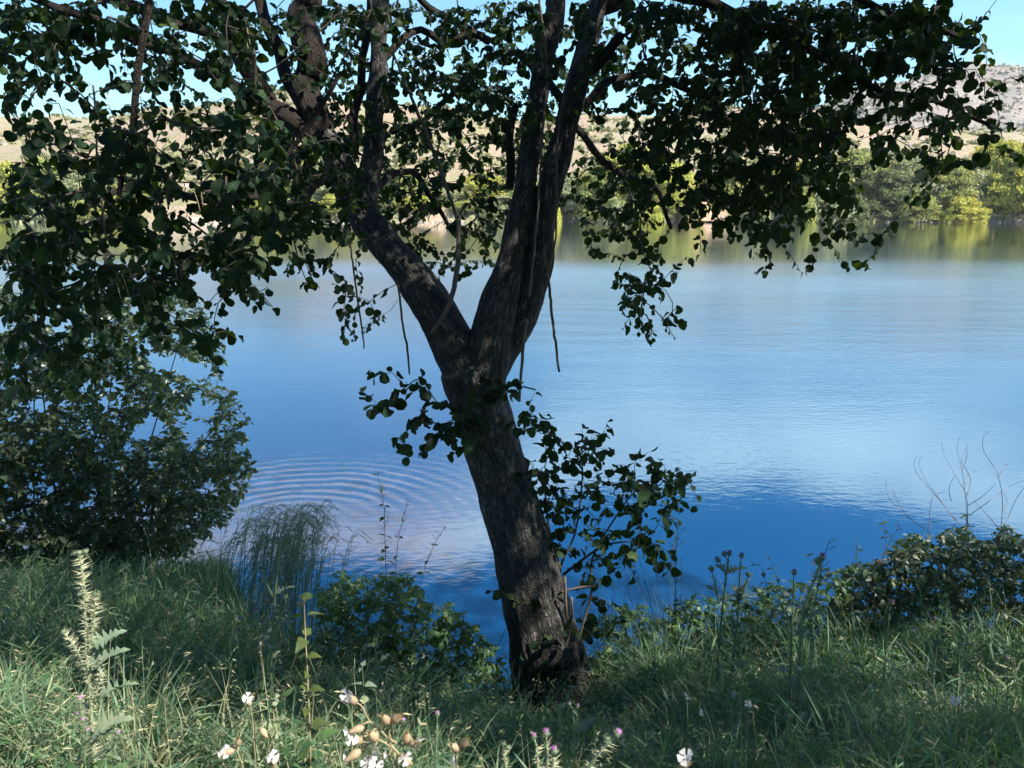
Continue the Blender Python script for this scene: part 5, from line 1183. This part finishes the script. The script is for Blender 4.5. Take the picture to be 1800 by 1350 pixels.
# tussocks of longer arching grass
tc = []
while len(tc) < 95:
    y = rng.uniform(1.7, 4.7); x = rng.uniform(-1, 1)*(.75*y+.6)
    if float(ground_z(x, y)) > WATER_Z+.10 and not (-1.7 < x < -.8 and y < 2.2) and not (-.25 < x < .6 and 2.6 < y < 4.1): tc.append((x, y))
tc = np.array(tc); nt = 95*95; ci = rng.integers(0, 95, nt); p2 = tc[ci] + rng.normal(size=(nt, 2))*.045; hh = rng.uniform(.28, .62, 95)[ci]*rng.uniform(.5, 1.1, nt)
oz = rng.normal(size=(nt, 2)); oz = oz/np.linalg.norm(oz, axis=1, keepdims=True); d0 = np.concatenate([oz, np.zeros((nt, 1))], 1); tt = np.linspace(0, 1, 6); le = rng.uniform(.25, 1.0, nt)
B0 = np.concatenate([p2, ground_z(p2[:, 0], p2[:, 1])[:, None]], 1)
C = B0[:, None] + d0[:, None]*(hh*le)[:, None, None]*(tt**1.7)[None, :, None] + np.array([0, 0, 1.])*hh[:, None, None]*(tt-.5*le[:, None]*tt**2.4)[..., None]
wv = unit(np.cross(d0, [0, 0, 1.])+rng.normal(size=(nt, 3))*.3); wt_ = (.0028*rng.uniform(.6, 1.3, nt))[:, None]*np.array([.7, 1, 1, .8, .5, .06])
V = np.stack([C-wv[:, None]*wt_[..., None], C+wv[:, None]*wt_[..., None]], 2).reshape(-1, 3); off = (np.arange(nt)*12)[:, None, None]; q = np.array([[2*i, 2*i+1, 2*i+3, 2*i+2] for i in range(5)])
a = Acc(); a.add(V, (q[None]+off).reshape(-1, 4), None, np.repeat(np.clip(rng.uniform(.1, .8, 95)[ci]+rng.uniform(-.15, .2, nt), 0, .99), 12)); tag(obj('grass_tussocks', a, M['grass']), 'tussocks of long arching grass', kind='stuff')
# the tangle above the blades: short leaves of grass and weeds crossing each other at every angle
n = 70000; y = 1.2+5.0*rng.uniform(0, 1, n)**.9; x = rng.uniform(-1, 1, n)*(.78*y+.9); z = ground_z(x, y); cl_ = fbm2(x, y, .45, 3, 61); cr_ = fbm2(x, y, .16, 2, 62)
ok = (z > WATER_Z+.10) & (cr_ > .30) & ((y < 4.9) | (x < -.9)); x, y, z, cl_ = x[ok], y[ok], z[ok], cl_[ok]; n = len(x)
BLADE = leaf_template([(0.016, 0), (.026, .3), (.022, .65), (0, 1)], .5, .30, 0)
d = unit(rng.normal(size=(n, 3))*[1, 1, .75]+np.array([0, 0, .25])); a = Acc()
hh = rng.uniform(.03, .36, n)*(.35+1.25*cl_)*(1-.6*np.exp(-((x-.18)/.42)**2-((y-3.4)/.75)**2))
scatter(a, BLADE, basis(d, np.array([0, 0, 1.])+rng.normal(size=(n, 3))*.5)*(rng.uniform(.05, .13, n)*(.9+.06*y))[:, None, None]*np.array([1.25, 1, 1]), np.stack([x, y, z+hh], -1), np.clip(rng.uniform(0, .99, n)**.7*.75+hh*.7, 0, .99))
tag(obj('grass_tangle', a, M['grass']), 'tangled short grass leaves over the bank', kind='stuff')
tips, dd = blades(4600, 1.4, 4.6, (.30, .62), .0009, (.3, 1.1), M['straw'], 'grass', 'grass flower stalks', clump=.35)
a = Acc(); k = 5; n = len(tips)
SPK = (np.array([[0, 0, 0], [-.09, .4, .03], [.09, .4, .03], [0, 1, 0]]), E4, np.array([[0, 2, 1], [1, 2, 3]]))
for j in range(k):
    d = unit(dd+rng.normal(size=(n, 3))*.55+np.array([0, 0, -.6])); loc = tips - np.array([0, 0, 1.])*.012*j*rng.uniform(.3, 1.3, n)[:, None] + rng.normal(size=(n, 3))*.008
    scatter(a, SPK, basis(d, rand_dirs(n))*rng.uniform(.016, .034, n)[:, None, None], loc, rng.uniform(.1, 1, n))
tag(obj('grass_spikelets', a, M['straw']), 'drooping seed spikelets over the grass', kind='stuff')
n = 24000; y = rng.uniform(1.2, 6.2, n); x = rng.uniform(-1, 1, n)*(.78*y+.9); z = ground_z(x, y); ok = (z > WATER_Z+.10) & (fbm2(x, y, .5, 3, 31) > .48)
x, y, z = x[ok], y[ok], z[ok]; n = len(x); a = Acc()
d = unit(np.stack([rng.normal(size=n), rng.normal(size=n), rng.uniform(.0, .8, n)], -1))
scatter(a, NETTLE, basis(d, np.array([0, 0, 1.])+rng.normal(size=(n, 3))*.4)*rng.uniform(.02, .05, n)[:, None, None], np.stack([x, y, z+rng.uniform(.02, .34, n)*fbm2(x, y, .6, 3, 44)*1.5], -1), rng.uniform(0, 1, n))
tag(obj('ground_leaves', a, M['weed']), 'small weed leaves among the grass', kind='stuff')
n = 420; y = rng.uniform(1.5, 4.0, n); x = rng.uniform(-1, 1, n)*(.75*y+.5)*np.where(rng.uniform(size=n) < .5, 1, .6) - .15*y; z = ground_z(x, y); a = Acc()
an = rng.uniform(0, 6.28, n)
for k in range(4):
    d = unit(np.stack([np.cos(an+k*1.57), np.sin(an+k*1.57), np.full(n, .4)], -1)+rng.normal(size=(n, 3))*.15)
    scatter(a, SMALL, basis(d, np.tile([0, 0, 1.], (n, 1)))*.0045, np.stack([x, y, z+np.interp(an, [0, 6.28], [.16, .30])], -1), np.full(n, .5))
tag(obj('tiny_flowers', a, M['petal']), 'tiny white flowers scattered in the grass', kind='stuff')
print('objects', len(bpy.data.objects), 'tris', sum(len(o.data.polygons) for o in bpy.data.objects if o.type == 'MESH')*2)

# ------------------------------------------------------------------ the air: a thin even haze over the lake and hills
m = bpy.data.materials.new('haze'); m.use_nodes = True; m.node_tree.nodes.clear(); N = NT(m.node_tree)
pv = N.n('ShaderNodeVolumePrincipled', {'Color': (.86, .92, 1, 1), 'Density': .00020, 'Anisotropy': .2}); ou = N.n('ShaderNodeOutputMaterial', {1: pv.outputs[0]})
a = Acc(); X0, X1, Y0, Y1, Z0, Z1 = -620, 1100, -60, 760, -44, 130
a.add([[X0, Y0, Z0], [X1, Y0, Z0], [X1, Y1, Z0], [X0, Y1, Z0], [X0, Y0, Z1], [X1, Y0, Z1], [X1, Y1, Z1], [X0, Y1, Z1]], [[3, 2, 1, 0], [4, 5, 6, 7], [0, 1, 5, 4], [1, 2, 6, 5], [2, 3, 7, 6], [3, 0, 4, 7]])
tag(obj('haze', a, m, smooth=False), kind='stuff')
print('min/max z', min(min((o.matrix_world @ Vector(c)).z for c in o.bound_box) for o in bpy.data.objects if o.type == 'MESH' and o.name != 'haze'))
